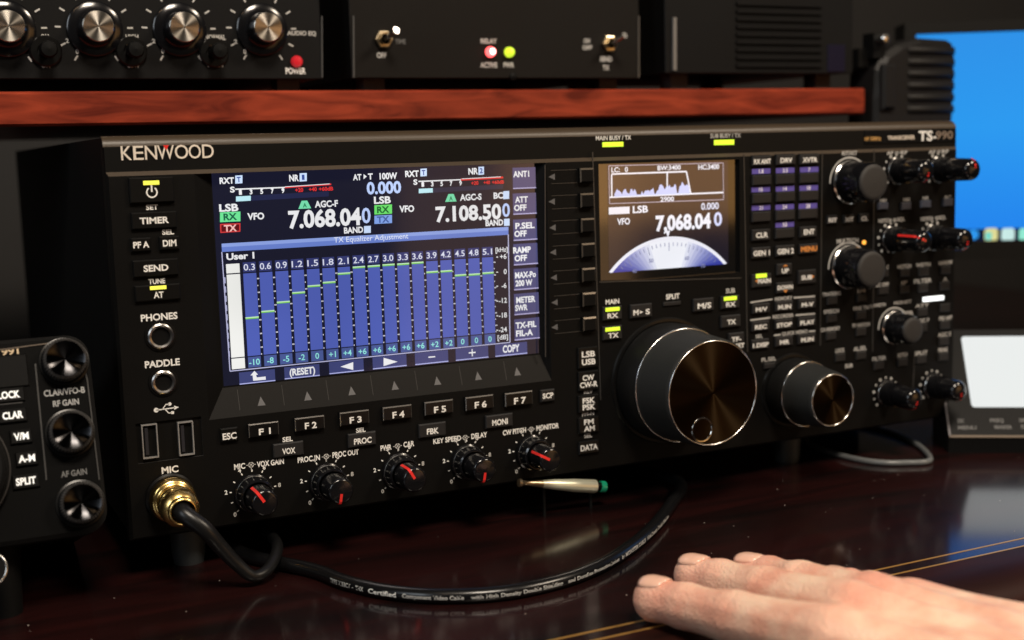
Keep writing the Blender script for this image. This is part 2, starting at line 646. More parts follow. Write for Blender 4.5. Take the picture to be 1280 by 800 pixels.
for (a, bb) in (((H3[0], H3[2]), (H3[1], H3[2])), ((H3[1], H3[2]), (H3[1], H3[3])), ((H3[1], H3[3]), (H3[0], H3[3])), ((H3[0], H3[3]), (H3[0], H3[2]))):
    fp.quad((a[0], 0, a[1]), (bb[0], 0, bb[1]), (bb[0], 1.0, bb[1]), (a[0], 1.0, a[1]), RIBM)
fp.rect(H3[0], H3[1], H3[2], H3[3], 1.0, PANEL)
# slim ribs, paler to carry the grooves' edge highlights: section borders and soft key guides
for a, bb in (((740.5, 190), (750.5, 500)), ((929.5, 193), (934, 440)), ((1027.5, 191), (1025, 432)), ((1092.5, 188), (1090.5, 440)),
              ((749, 352.5), (926, 347.5)), ((1143, 440), (1141, 484))):
    fp.rib(F.at(*a), F.at(*bb), 0.55, 0.30, RIBM)
fp.rib(F.at(681, 206), F.at(681.5, 446), 0.5, 0.35, RIBM)
for k in range(7):
    z = 147.86 - k * 11.935 - 0.4
    fp.rib((202.5, z + 0.6), (216.6, z + 0.6), 0.28, 0.2, RIBM)
    fp.rib((202.5, z - 5.6), (216.6, z - 5.6), 0.28, 0.2, RIBM)
# ledge guide lines
for k in range(8):
    x0 = F.at(301 + k * 55.6, 520 - k * 5.9)[0]
    fp.add([(x0 - .12, 0.2, HB + .5), (x0 + .12, 0.2, HB + .5), (x0 + .12, yd - 0.7, AZ0 - 2.0), (x0 - .12, yd - 0.7, AZ0 - 2.0)], [(0, 1, 2, 3)], RIBM)
# ledge triangles lie on the slope
for px, py in ((326, 501), (384, 494.5), (439, 488), (493, 481.5), (546, 475.5), (597, 469.5), (646, 464)):
    x, z = F.at(px, py, yd / 2)
    sl = yd / (AZ0 - HB)
    pt = lambda xx, zz: (xx, (zz - HB) * sl - 0.12, zz)
    fp.add([pt(x - 1.75, z - 1.9), pt(x + 1.75, z - 1.9), pt(x, z + 1.9)], [(0, 1, 2)], TRI)
# soft key triangles on the right
for k, (px, py) in enumerate(((690, 221), (690, 252), (691, 284.5), (691.5, 315.5), (692.5, 347), (693.5, 378), (693.5, 409))):
    x, z = F.at(px, py)
    fp.poly([(x - 1.9, z), (x + 1.5, z + 1.5), (x + 1.5, z - 1.5)], -0.05, TRI)

# printing on the panel
T = fp.tp
for t, px, py, h, wd in (('SET', 190, 259, 6, 15), ('SEL', 210, 290, 6, 15), ('TUNE', 196, 351.5, 6.2, 21), ('PHONES', 199, 396, 8, 46),
                         ('PADDLE', 203, 454, 8, 44), ('MIC', 212.5, 587, 7.8, 21),
                         ('SEL', 359.5, 549, 5.6, 13), ('SEL', 451, 537.5, 5.4, 12)):
    T(t, px, py, h, PRINT, wd)
for t, px, py, h, wd in (('MIC', 299.5, 583, 6.6, 14), ('VOX GAIN', 338, 578.5, 6.6, 34), ('PROC IN', 386, 573.5, 6.4, 28), ('PROC OUT', 432, 566.8, 6.4, 33),
                         ('PWR', 482.5, 559.5, 6.2, 14), ('CAR', 511, 555, 6.2, 13.5), ('KEY SPEED', 559, 549.6, 6, 35), ('DELAY', 599, 544.3, 6, 20),
                         ('CW PITCH', 643, 539.3, 5.9, 29), ('MONITOR', 684.5, 533.5, 5.9, 28)):
    T(t, px, py, h, PRINT, wd)


def concentric(px, py, s):
    x, z = F.at(px, py)
    for k, a in enumerate((45, 135, 225, 315)):
        fp.arc(x, z, s * 0.62, s, a - 36, a + 36, -0.06, PRINTG, 6)
    fp.arc(x, z, 0, s * 0.35, 0, 360, -0.06, PRINTG, 8)
    fp.line((x - s * 1.7, z), (x - s, z), 0.3, -0.06, PRINTG)
    fp.line((x + s, z), (x + s * 1.7, z), 0.3, -0.06, PRINTG)
    fp.line((x, z - s), (x, z - s * 1.9), 0.35, -0.06, PRINTG)


for px, py in ((313.8, 581), (407.8, 570.6), (497, 557.5), (581.5, 547), (664, 536.6)):
    concentric(px, py, 1.25)
# scales round the five small knobs; lower marks greyed for the knobs' shadows
KN5 = [(316.5, 616), (409, 602), (499, 588.5), (584, 577), (664.5, 565)]
for px, py in KN5:
    x, z = F.at(px, py)
    for k in range(11):
        a = math.radians(225 - 27 * k)
        r = 10.0
        if k % 2 == 0 and k not in (10,):
            t = str(k)
            fp.text(t, x + (r + 1.9) * math.cos(a), z + (r + 1.9) * math.sin(a), 1.8, PRINT if k in (2, 4, 6) else PRINTG, -0.06)
        fp.line((x + (r - .6) * math.cos(a), z + (r - .6) * math.sin(a)), (x + (r + .4) * math.cos(a), z + (r + .4) * math.sin(a)), 0.5, -0.06,
                PRINT if 2 <= k <= 8 else PRINTG)

# USB trident
x, z = F.at(208, 511)
fp.arc(x - 4.2, z - .1, 0, 1.0, 0, 360, -0.06, PRINT, 12)
fp.line((x - 4.2, z - .1), (x + 3.4, z + .1), 0.45, -0.06, PRINT)
fp.poly([(x + 3.2, z + 1.0), (x + 3.2, z - .8), (x + 5.2, z + .1)], -0.06, PRINT)
fp.line((x - 1.6, z), (x - .1, z + 1.9), 0.4, -0.06, PRINT)
fp.line((x - .1, z + 1.9), (x + 1.2, z + 1.9), 0.4, -0.06, PRINT)
fp.arc(x + 1.5, z + 1.9, 0, .75, 0, 360, -0.06, PRINT, 10)
fp.line((x - .6, z), (x + .8, z - 1.9), 0.4, -0.06, PRINT)
fp.line((x + .8, z - 1.9), (x + 2.0, z - 1.9), 0.4, -0.06, PRINT)
fp.rect(x + 1.8, x + 3.0, z - 2.5, z - 1.3, -0.06, PRINT)

# centre section print
for t, px, py, h, wd, m in (('MAIN', 765.5, 377, 5.6, 17, PRINT), ('SPLIT', 841, 370.5, 6, 17, PRINT), ('SUB', 913, 363.3, 5.4, 11.5, PRINTG),
                            ('REV', 735.5, 489.3, 4.8, 11, PRINTG), ('FM-N', 735, 517, 4.8, 15, PRINTG), ('SEL', 735, 544.6, 4.6, 10, PRINTG)):
    T(t, px, py, h, m, wd)
# right section print
for t, px, py, h, wd, m in (
        ('RIT/XIT', 1062, 191.5, 5.0, 19, PRINTG), ('MULTI/CH', 1059.5, 301, 5.4, 27, PRINTG),
        ('AF', 1112.5, 191.3, 4.4, 8.5, PRINTG), ('RF', 1130, 190.6, 4.4, 8.5, PRINTG),
        ('AF', 1165, 190, 4.4, 8.5, PRINTG), ('RF', 1181.5, 189.3, 4.4, 8.5, PRINTG),
        ('NOTCH', 1106, 275.8, 4.6, 16, PRINTG), ('SQL', 1126.5, 274, 4.4, 9.5, PRINTG),
        ('NOTCH', 1158.5, 273.5, 4.6, 15, PRINTG), ('SQL', 1178, 271.8, 4.4, 9, PRINTG),
        ('MEMORY', 979.5, 373, 4.2, 22, PRINTG), ('RECORDER', 979, 395, 4.2, 26, PRINTG), ('QUICK MEMO', 993.5, 415.7, 4.0, 32, PRINTG),
        ('SEL', 949, 420.3, 4.2, 9, PRINTG), ('PL.SEL', 961, 449, 4.6, 18, PRINTG),
        ('TRACKING', 1039.5, 367.3, 4.4, 23, PRINTG), ('1/4', 1077, 363.8, 4.6, 10, PRINTG), ('SPEECH', 1039, 389.2, 4.6, 19, PRINTG),
        ('FINE TN', 1076.3, 385, 4.6, 19, PRINTG), ('CH MEMORY', 1038, 411.3, 4.4, 24, PRINTG), ('TF WATCH', 1076, 406.2, 4.4, 22, PRINTG),
        ('LOCK', 1050, 438, 4.8, 11.5, PRINTG), ('AL.SEL', 1075, 435.5, 4.8, 16, PRINTG), ('SUB', 1061, 457.2, 4.6, 9.5, PRINTG),
        ('NB1', 1104, 250.5, 3.6, 8, PRINTG), ('NB2', 1133.5, 249.5, 4, 8.5, PRINTG), ('NR', 1157, 247.5, 4, 7.5, PRINTG), ('BC', 1185, 246.8, 4.4, 8, PRINTG),
        ('BEAT C', 1103.5, 334.2, 4.4, 15, PRINTG), ('NOTCH', 1130.5, 333, 4.6, 17, PRINTG), ('WIDTH', 1154, 331, 4.6, 18, PRINTG), ('NARROW', 1182, 328.3, 4.6, 17, PRINTG),
        ('AGC OFF', 1101, 356, 4.2, 20, PRINTG), ('IF', 1130.5, 353.6, 4.6, 7, PRINTG), ('FILTER', 1153.5, 351, 5, 22, PRINTG), ('A', 1181.5, 349, 4.8, 6, PRINTG),
        ('LO/WIDTH', 1097.5, 381.6, 4.0, 19, PRINTG), ('HI/SHIFT', 1128.5, 377.8, 4.0, 22, PRINTG), ('PB', 1136.5, 391.4, 5.2, 9, PRINTG),
        ('ATT', 1152.5, 381.8, 4.0, 17, PRINTG), ('PRE AMP', 1182, 397.5, 4.8, 16, PRINTG), ('AGC F', 1153, 400.6, 4.6, 17, PRINTG),
        ('AGC S', 1180.5, 418, 4.6, 16, PRINTG), ('FILTER', 1099, 448, 4.6, 17, PRINTG), ('NOTCH', 1128, 443.7, 4.8, 12, PRINTG), ('SPLIT', 1151, 441.3, 4.6, 17, PRINTG),
        ('PEAK', 1179, 437.2, 4.8, 12, PRINTG)):
    T(t, px, py, h, m, wd, bold=0.02)
for a, bb in (((938, 378.2), (965.5, 374)), ((992, 372.2), (1019, 370.3)), ((938, 400.3), (963, 397)), ((994.5, 394), (1019, 392)),
              ((967.5, 419.3), (976, 418.2)), ((1011, 414.3), (1019, 413.6))):
    fp.lp(a, bb, 0.75, PRINTG, -0.06)
for px, py in ((1121.3, 191), (1173.2, 189.7), (1118.5, 274.9), (1171, 272.6)):
    concentric(px, py, 1.0)
# grey arcs round the single knobs
for px, py, r in ((1061.5, 227.5, 13.4), (1059.5, 333.5, 13.4), (1117, 409, 11.2)):
    x, z = F.at(px, py)
    fp.arc(x, z, r - 0.8, r, 25, 182, -0.06, PRINTG, 30)
# dots round the dual knobs
KN_R = [(1120, 213.5), (1172, 212), (1113, 299), (1165, 296.5), (1107, 491), (1164.5, 482)]
for i, (px, py) in enumerate(KN_R):
    x, z = F.at(px, py)
    for k in range(11):
        a = math.radians(225 - 27 * k)
        r = 8.6
        fp.arc(x + r * math.cos(a), z + r * math.sin(a), 0, 0.62 if k % 2 else 0.85, 0, 360, -0.06, PRINTG, 8)
fp.build('front_panel', radio)

# recessed strip along the top
st = MB(F)
st.rect(0.4, W - 0.4, PTOP + 1.7, 163.6, 1.6, mat('strip_black', (0.005, 0.005, 0.0047), 0.45, spec=0.14))
vs, fs = [], []
for i in range(7):
    a = math.pi / 2 * i / 6
    for x in (0.0, W):
        vs.append((x, 1.6 + 5.4 * (1 - math.cos(a)), 163.6 + 4.4 * math.sin(a)))
fs = [(2 * i, 2 * i + 1, 2 * i + 3, 2 * i + 2) for i in range(6)]
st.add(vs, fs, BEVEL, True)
st.quad((0, 7.0, 168.0), (W, 7.0, 168.0), (W, 9, 168), (0, 9, 168), SATIN)
st.tp('MAIN BUSY / TX', 767, 172.3, 5.2, PRINT, 44, y=1.6, bold=0.012)
st.tp('SUB BUSY / TX', 907, 169.6, 5.0, PRINTG, 38, y=1.6, bold=0.012)
st.build('top_strip', radio)
# maker's letters, raised metal
let = MB(F)
x, z = F.at(208.5, 190.2, 1.6)
sh, sv = F.scale(208.5, 190, 1.6)
wl = 116 * sh
hl = 18.2 * sv
tmp = MB(F)
px_adv = [('K', 151, 164.5), ('E', 166.3, 179.3), ('N', 181, 196), ('W', 196.5, 217.5), ('O', 218.3, 235), ('O', 235.5, 251), ('D', 252.5, 267)]
for ch, a, bb in px_adv:
    mx = (a + bb) / 2
    py = 191.6 - (mx - 151) * 0.024
    xx, zz = F.at(mx, py, 1.6)
    let.text(ch, xx, zz, 17.2 * sv, SILVERP, 1.2, (bb - a) * F.scale(mx, py, 1.6)[0], bold=0.004)
    let.text(ch, xx, zz, 17.2 * sv, SILVERP, 1.45, (bb - a) * F.scale(mx, py, 1.6)[0], bold=0.004)
xx, zz = F.at(207.3, 184.0, 1.6)
let.poly([(xx - 1.1, zz + .8), (xx + 1.1, zz + .8), (xx, zz - 1.3)], 1.1, RED)
let.build('maker_lettering', radio)
# badge at the right end
bd = MB(F)
c0, c1 = F.at(1080, 172, 1.6), F.at(1196, 169, 1.6)
bd.key(c0[0], c1[0] - 1, c1[1] - 3.6, c1[1] + 3.6, 0.5, DARK, 0.2, y=1.6)
bd.tp('HF', 1083.5, 173.6, 4.4, GOLDP, 5.5, y=1.0)
bd.tp('50MHz', 1094.5, 173.2, 4.6, GOLDP, 13.5, y=1.0)
bd.tp('TRANSCEIVER', 1126.5, 172, 4.6, SILVERP, 34, y=1.0)
bd.tp('TS', 1157, 169.8, 11.5, PRINT, 17.5, y=1.0, bold=0.03)
bd.tp('-', 1168.5, 170, 10, PRINT, 3.5, y=1.0)
bd.tp('990', 1180.5, 168.8, 9.5, mat('badge_grey', (0.42, 0.38, 0.35), 0.35, metal=0.7), 21, y=1.0, bold=0.012)
bd.build('model_badge', radio)
for px, py, wd, hh in ((766, 180.6, 26, 6), (905, 178, 25, 6.4)):
    b = MB(F)
    x, z = F.at(px, py, 1.6)
    sh, sv = F.scale(px, py, 1.6)
    b.key(x - wd * sh / 2, x + wd * sh / 2, z - hh * sv / 2, z + hh * sv / 2, 0.5, LEDG, 0.3, y=1.6)
    b.build('indicator_or_highlight', radio)

# ------------------------------------------------------------------ wide screen
YS = 4.3
disp = MB(F)
disp.box(AX0 - 1, AX1 + 1, YS + .05, YS + 2.0, AZ0 - 1, AZ1 + 1, DARK)
disp.rect(AX0, AX1, AZ0, AZ1, YS, scr((22, 23, 42)))
dob = disp.build('main_display', radio)
g = MB(F)
y1, y2, y3 = YS - 0.06, YS - 0.12, YS - 0.18
WHITE = scr((238, 238, 240))
BLUEW = scr((190, 210, 255))
CELL = scr((62, 68, 118))
CELLR = scr((72, 74, 118))
COLB = scr((80, 96, 182))
NAVY = scr((14, 15, 50))


def gt(t, px, py, h, m=WHITE, wd=None, align='C', bold=0.034, y=y3):
    g.tp(t, px, py, h, m, wd, y=y, dy=0, bold=bold, align=align)


def gq(pts, m, y=y1):
    g.pp(pts, m, y)


def gline(a, bb, wpx, m, y=y2):
    sh, sv = F.scale(*a, y)
    g.lp(a, bb, wpx * sv, m, y)


# status rows
def status(o_x, o_y, k, shift):
    """one receiver's row; o = pixel of its RXT text centre"""
    pass


gt('RXT', 283.5, 225.8, 7.2, WHITE, 18)
gq([(294, 219.5), (303, 219), (303, 229), (294, 229.6)], scr((205, 225, 255)))
gt('T', 298.5, 224.4, 6, scr((60, 80, 150)), 5)
gt('NR', 367.5, 222.5, 7.6, WHITE, 12)
gq([(374.5, 216.6), (383.5, 216.2), (383.5, 226.4), (374.5, 227)], scr((205, 225, 255)))
gt('1', 379, 221.6, 6, scr((60, 80, 150)), 3.4)
gt('S', 290.5, 237, 6.6, WHITE, 6)
gline((294, 236.6), (356, 234.3), 1.6, WHITE)
gline((356, 234.3), (414, 230.3), 1.9, scr((230, 60, 60)))
gline((356, 233.5), (412, 229.8), 0.8, WHITE, y3)
for i, t in enumerate('13579'):
    px = 300.5 + i * 13.3
    py = 240.4 - i * .55
    gline((px, 236.3 - i * .5), (px, 239.5 - i * .5), 1.2, WHITE)
    gt(t, px, py, 5.6, WHITE, 3.6)
REDT = scr((228, 50, 50))
gt('+20', 374, 237.5, 4.6, REDT, 10)
gt('+40', 391, 236.6, 4.4, REDT, 10)
gt('+60dB', 407.5, 236, 4.4, REDT, 18)
gq([(295, 245.5), (411, 239), (411, 245.5), (295, 252)], scr((34, 38, 72)))
gq([(295, 245.6), (313.5, 244.6), (313.5, 250.8), (295, 251.9)], scr((190, 235, 245)), y2)
gt('AT', 446.5, 221.5, 7, WHITE, 10.5)
gq([(454.5, 217.6), (458.5, 220.6), (454.5, 224)], WHITE, y3)
gt('T', 463, 220.6, 7, WHITE, 6)
gt('100W', 485.5, 220, 7.4, WHITE, 22)
gt('0.000', 480, 234.6, 14, BLUEW, 43)
gt('LSB', 286, 259.6, 8.6, WHITE, 24)
gq([(275, 265.5), (300.5, 264.4), (300.5, 276.6), (275, 277.8)], scr((110, 228, 150)))
gt('RX', 287.8, 271, 8, scr((25, 95, 70)), 17)
gq([(275, 280), (300.5, 278.9), (300.5, 289.6), (275.5, 291.2)], scr((215, 60, 60)))
gq([(276.6, 281.4), (299, 280.4), (299, 288.4), (276.8, 289.8)], scr((96, 14, 22)), y2)
gt('TX', 288, 285.2, 7.6, scr((250, 190, 185)), 16)
gt('VFO', 319.8, 270.3, 7.8, WHITE, 21)
gq([(377, 251), (384, 250.7), (389, 260.4), (373, 261.2)], scr((120, 225, 175)))
gt('A', 381, 256.6, 5, scr((40, 130, 90)), 5)
gt('AGC-F', 408, 254.8, 7.6, WHITE, 29)
gt('7.068.04', 406.5, 272.6, 20, WHITE, 91, bold=0.035)
gt('0', 457.7, 269.4, 18, BLUEW, 11, bold=0.02)
gt('BAND', 442, 287.6, 7, WHITE, 24)
gq([(455, 282.6), (463.5, 282.2), (463.5, 291), (455, 291.5)], scr((205, 225, 255)))
# second receiver
gt('RXT', 515, 217.2, 7.2, WHITE, 17)
gq([(525.5, 211), (533.5, 210.6), (533.5, 220), (525.5, 220.6)], scr((205, 225, 255)))
gt('T', 529.5, 215.8, 6, scr((60, 80, 150)), 4.5)
gt('NR', 591.5, 214, 7.4, WHITE, 12)
gq([(598, 208.6), (605, 208.2), (605, 218.2), (598, 218.7)], scr((205, 225, 255)))
gt('2', 601.5, 213.4, 6, scr((60, 80, 150)), 4)
gt('S', 519.3, 227.6, 6.2, WHITE, 5)
gline((523, 226.8), (576, 224.6), 1.5, WHITE)
gline((576, 224.6), (629, 221.8), 2.4, scr((226, 44, 44)))
gline((577, 223.6), (626, 221), 0.8, WHITE, y3)
for i, t in enumerate('13579'):
    px = 528.5 + i * 11.8
    gline((px, 226.7 - i * .45), (px, 229.4 - i * .45), 1.1, WHITE)
    gt(t, px, 230.6 - i * .4, 5.2, WHITE, 3.2)
gt('+20', 593.5, 228.8, 4.2, REDT, 9)
gt('+40', 608.5, 228, 4.0, REDT, 8)
gt('+60dB', 622.5, 227.6, 4.0, REDT, 15)
gq([(523.5, 236), (629, 230.4), (629, 236), (523.5, 241.8)], scr((40, 42, 66)))
gq([(523.5, 236), (541, 235.2), (541, 240.6), (523.5, 241.6)], scr((190, 235, 245)), y2)
gt('LSB', 478, 250, 8.2, WHITE, 21)
gq([(468, 256.6), (490, 255.5), (490, 267), (468, 268.2)], scr((110, 228, 110)))
gt('RX', 479, 262, 7.6, scr((30, 100, 50)), 15.5)
gq([(468, 269.6), (490, 268.5), (490, 278.8), (468, 280)], scr((130, 165, 235)))
gt('TX', 479, 274.3, 7.4, scr((70, 95, 160)), 15.5)
gt('VFO', 508.5, 261, 7.6, WHITE, 18.5)
gq([(560.5, 242.6), (567, 242.3), (570.8, 251.8), (556.5, 252.4)], scr((120, 225, 175)))
gt('A', 563.7, 248, 5, scr((40, 130, 90)), 4.5)
gt('AGC-S', 588.5, 246.4, 7.4, WHITE, 27)
gt('BC', 623, 244.4, 7.2, WHITE, 12)
gq([(629, 239), (636.5, 238.6), (636.5, 248.6), (629, 249)], scr((205, 225, 255)))
gt('7.108.50', 586, 266.2, 17.5, WHITE, 82, bold=0.035)
gt('0', 632.6, 262.6, 16, BLUEW, 9.5, bold=0.02)
gt('BAND', 618, 278.4, 7, WHITE, 22)
gq([(630, 273.6), (637, 273.2), (637, 282), (630, 282.4)], scr((205, 225, 255)))

# equaliser window
gq([(277, 304.6), (635.5, 283.6), (635.5, 293.4), (277.4, 315)], scr((104, 128, 205)))
gq([(277, 304.6), (635.5, 283.6), (635.5, 288), (277.2, 309)], scr((140, 162, 226)), y2)
gt('TX Equalizer Adjustment', 464.5, 297.4, 6.4, scr((232, 238, 255)), 93, bold=0.0)
for a, bb in (((277.3, 315), (287.5, 464)), ((287.5, 464), (637.5, 428)), ((637.5, 428), (635.3, 293))):
    gline(a, bb, 1.2, scr((190, 190, 225)))
gt('User 1', 300.5, 320, 7.6, WHITE, 35)
EX, ES = 56.3375, 6.98839
# columns are regular: build in millimetres
zt_l = F.at(318, 340.5, YS)[1]
zl_t, zl_b = F.at(312, 327.5, YS)[1], F.at(312, 340, YS)[1]
zc_t, zc_b = F.at(312, 341.5, YS)[1], F.at(318, 444.5, YS)[1]
zv_t, zv_b = F.at(318, 445.8, YS)[1], F.at(318, 459.0, YS)[1]
kx = (533.86 + YS) / 533.86
toX = lambda x: -79.43 + (x + 79.43) * kx
hw = ES * kx / 2
freqs = '0.3 0.6 0.9 1.2 1.5 1.8 2.1 2.4 2.7 3.0 3.3 3.6 3.9 4.2 4.5 4.8 5.1'.split()
vals = [-10, -8, -5, -2, 0, 1, 4, 6, 6, 6, 6, 6, 2, 2, 0, 0, 0]
bars_px = [(316, 396.7), (335.3, 388.8), (353.5, 377.3), (373, 365.5), (392.5, 357), (411, 352.6), (430, 341.5), (448.5, 333.6), (468, 332.2), (487, 330.6),
           (505, 329.6), (523, 328), (541, 339.6), (559, 338.5), (576, 343.6), (594, 342.6), (612, 340.7)]
TEAL = scr((150, 235, 225))
for i in range(17):
    xc = toX(EX + i * ES)
    a, bb = xc - hw + .80, xc + hw - .66
    g.rect(a, bb, zl_b, zl_t, y1, scr((52, 58, 112)))
    g.text(freqs[i], xc, (zl_t + zl_b) / 2, (zl_t - zl_b) * .62, scr((225, 228, 245)), y3, 4.9, bold=0.01)
    g.rect(a - .05, bb + .05, zc_b, zc_t, y1, COLB)
    g.rect(a, bb, zv_b, zv_t, y1, scr((74, 90, 150)))
    t = ('%+d' % vals[i]) if vals[i] else '0'
    g.text(t, xc, (zv_t + zv_b) / 2, (zv_t - zv_b) * .55, TEAL, y3, None, bold=0.012)
    # dashed separators
    xs_ = xc + hw
    for k in range(12):
        zz = zc_b + (zc_t - zc_b) * (k + .15) / 12
        g.rect(xs_ - .42, xs_ - .05, zz - .28, zz + .28, y2, scr((225, 225, 235)))
        if k % 2:
            g.rect(xs_ + .1, xs_ + .5, zz - .28, zz + .28, y2, scr((225, 225, 235)))
    bz = F.at(*bars_px[i], YS)[1]
    g.rect(a - .1, bb + .1, bz - .62, bz + .30, y2, scr((196, 240, 190)))
    g.rect(a - .1, bb + .1, bz - .62, bz - .22, y3, scr((120, 205, 60)))
# white first column
xa, xb = F.at(281.5, 335, YS)[0], F.at(299.5, 335, YS)[0]
for z0, z1 in ((zl_b, zl_t - .3), (zc_b, zc_t), (zv_b, zv_t)):
    g.rect(xa + .4, xb, z0, z1, y1, scr((240, 240, 236)))
for k in range(9):
    zz = zc_b + (zc_t - zc_b) * (k + .1) / 9
    g.rect(xa - .75, xa - .15, zz, zz + 2.6, y2, scr((170, 172, 205)))
for t, px, py in (('+6', 629, 320.6), ('0', 631.5, 339.5), ('-6', 630, 357), ('-12', 628.6, 375.6), ('-18', 628.6, 394), ('-24', 628.6, 412)):
    gt(t, px, py, 6, WHITE, None, bold=0.012)
    gline((620.5, py + .8), (622.6, py + .7), 1.2, WHITE)
gt('[kHz]', 627, 312, 5.6, WHITE, 15, bold=0.01)
gt('[dB]', 628.5, 421.4, 5.6, WHITE, 13, bold=0.01)
# bottom soft labels
for px, py in ((321.5, 470.5), (377.5, 464), (433, 457.6), (487, 451.6), (539.5, 446.3), (590, 441), (639, 436)):
    sh, sv = F.scale(px, py, YS)
    x, z = F.at(px, py, YS)
    hw2, hh = 22.5 * sh * (1 - (px - 320) * .00035), 7 * sv
    g.rect(x - hw2, x + hw2, z - hh, z + hh, y1, CELL)
    g.rect(x - hw2, x + hw2, z - hh - .35, z - hh + .1, y2, scr((178, 182, 235)))
gq([(313, 469.3), (318, 463.6), (322.5, 468.2), (320, 468.6), (321, 471.8), (332, 470.6), (332.3, 474.6), (316.5, 476), (315.8, 469.2)], WHITE, y3)
gt('(RESET)', 378, 464, 8, WHITE, 32)
gq([(425.5, 458.4), (441.5, 452.6), (441.5, 462.4)], WHITE, y3)
gq([(479.5, 447.2), (497, 452.2), (479.5, 457.6)], WHITE, y3)
gline((535.5, 446.6), (544, 445.8), 1.5, WHITE, y3)
gline((586, 441.2), (594.5, 440.4), 1.6, WHITE, y3)
gline((590.2, 436.4), (590.4, 445.4), 1.3, WHITE, y3)
gt('COPY', 639, 435.6, 8.4, WHITE, 21)
# right soft labels
for k, (tt, py) in enumerate(((('ANT1', None), 222), (('ATT', 'OFF'), 254), (('P.SEL', 'OFF'), 286.5), (('RAMP', 'OFF'), 317), (('MAX-Po', '200 W'), 348), (('METER', 'SWR'), 379),
                              (('TX-FIL', 'FIL-A'), 410.5))):
    px = 657.5 + k * .35
    x, z = F.at(px, py, YS)
    sh, sv = F.scale(px, py, YS)
    g.rect(x - 16.6 * sh, x + 16.6 * sh, z - 12.6 * sv, z + 12.8 * sv, y1, CELLR)
    g.rect(x - 16.6 * sh, x + 16.6 * sh, z - 12.6 * sv - .4, z - 12.6 * sv + .1, y2, scr((182, 176, 220)))
    if tt[1]:
        gt(tt[0], px - 15 + (13 if len(tt[0]) > 4 else 9), py - 4.6, 7, WHITE, 26 if len(tt[0]) > 5 else (24 if len(tt[0]) > 4 else 16 if len(tt[0]) == 3 else 22))
        gt(tt[1], px - 15 + (11 if len(tt[1]) > 4 else 7.5), py + 5.6, 7, WHITE, 21 if len(tt[1]) > 4 else 15.5)
    else:
        gt(tt[0], px - 6, py - 4.5, 7, WHITE, 20)
g.build('screen_graphics', dob)

# ------------------------------------------------------------------ small screen
YT = 2.0
d2 = MB(F)
d2.box(H2[0] - 1, H2[1] + 1, YT + .1, YT + 2, H2[2] - 1, H2[3] + 1, DARK)
GLASS = mat('screen_glass', (0.005, 0.005, 0.005), 0.07, spec=0.9, ior=1.75)
d2.rect(H2[0], H2[1], H2[2], H2[3], YT + .05, GLASS)
BX0, BX1, BZ0, BZ1 = F.at(759.5, 240, YT)[0], F.at(910, 240, YT)[0], F.at(836, 335.5, YT)[1], F.at(836, 203, YT)[1]


def scr2(rgb, k=1.0):
    key = 'screenb_%d_%d_%d' % rgb
    lin = tuple((c / 255 / 12.92) if c / 255 < 0.04045 else ((c / 255 + 0.055) / 1.055) ** 2.4 for c in rgb)
    return backlit(key, lin, 0.9, 1.75)


d2.rect(BX0, BX1, BZ0, BZ1, YT, scr2((18, 18, 34)))
d2o = d2.build('sub_display', radio)
g = MB(F)
y1, y2, y3 = YT - .06, YT - .12, YT - .18
W2 = scr2((240, 240, 250))
LIL = scr2((205, 200, 245))


def g2t(t, px, py, h, wd, m=W2, bold=0.02):
    g.tp(t, px, py, h, m, wd, y=y3, dy=0, bold=bold)


def g2l(a, bb, wpx, m=LIL, y=y2):
    sh, sv = F.scale(*a, y)
    g.lp(a, bb, wpx * sv, m, y)


for a, bb in (((761, 207.3), (904, 203.6)), ((904, 203.6), (904.5, 249.5)), ((904.5, 249.5), (762, 254.6)), ((762, 254.6), (761, 207.3))):
    g2l(a, bb, .8, scr2((190, 180, 200)))
g2t('LC:', 769.5, 212.2, 6, 10.5)
g2t('0', 783, 211.8, 6, 4)
g2t('BW:3400', 836.5, 209.6, 5.6, 29)
g2t('HC:3400', 886, 208.6, 6, 26)
for a, bb in (((764.5, 218), (764.8, 246)), ((764.5, 217.6), (858, 214.4)), ((858, 214.4), (863.5, 242)), ((834, 215), (834, 237)), ((762, 246.6), (904, 240.6))):
    g2l(a, bb, 2.0, W2)
# spectrum
random.seed(11)
N = 60
pts = []
for i in range(N + 1):
    px = 768 + (862 - 768) * i / N
    base = 246.2 - (px - 762) * .042
    hgt = 3.0 + 4.5 * abs(math.sin(i * .55)) + 4 * math.exp(-((px - 834) / 12) ** 2) + 6 * math.exp(-((px - 856) / 6) ** 2) + random.uniform(-2, 3.2)
    if 795 < px < 802 or 817 < px < 820 or 846 < px < 849:
        hgt = 1.5
    pts.append((px, base, base - max(hgt, .8)))
for i in range(N):
    a, bb = pts[i], pts[i + 1]
    g.pp([(a[0], a[1]), (bb[0], bb[1]), (bb[0], bb[2]), (a[0], a[2])], scr2((196, 205, 250)), y2)
g2t('2900', 834, 248.8, 5.4, 17)
gqs = lambda p, m, y=y1: g.pp(p, m, y)
gqs([(761, 259.4), (787, 258.2), (787, 267), (761, 268.2)], W2, y2)
g2t('LSB', 800.5, 261.6, 8.2, 19, bold=.03)
g2t('0.000', 887.5, 257.6, 8, 22, scr2((225, 228, 250)))
g2t('VFO', 779.5, 276.8, 7.6, 16, bold=.03)
g2t('7,068.04', 854.5, 277.6, 17.5, 69, bold=.04)
g2t('0', 897.5, 273.8, 16, 10, scr2((215, 220, 255)), bold=.025)
gqs([(832.2, 288.6), (837.6, 288.4), (835, 297.5)], W2, y2)
# dial scale: disc clipped to the lit area; physical arc in the plane
cxp, czp = F.at(835, 420, YT)
tx, tz = F.at(835, 297.2, YT)
R = None
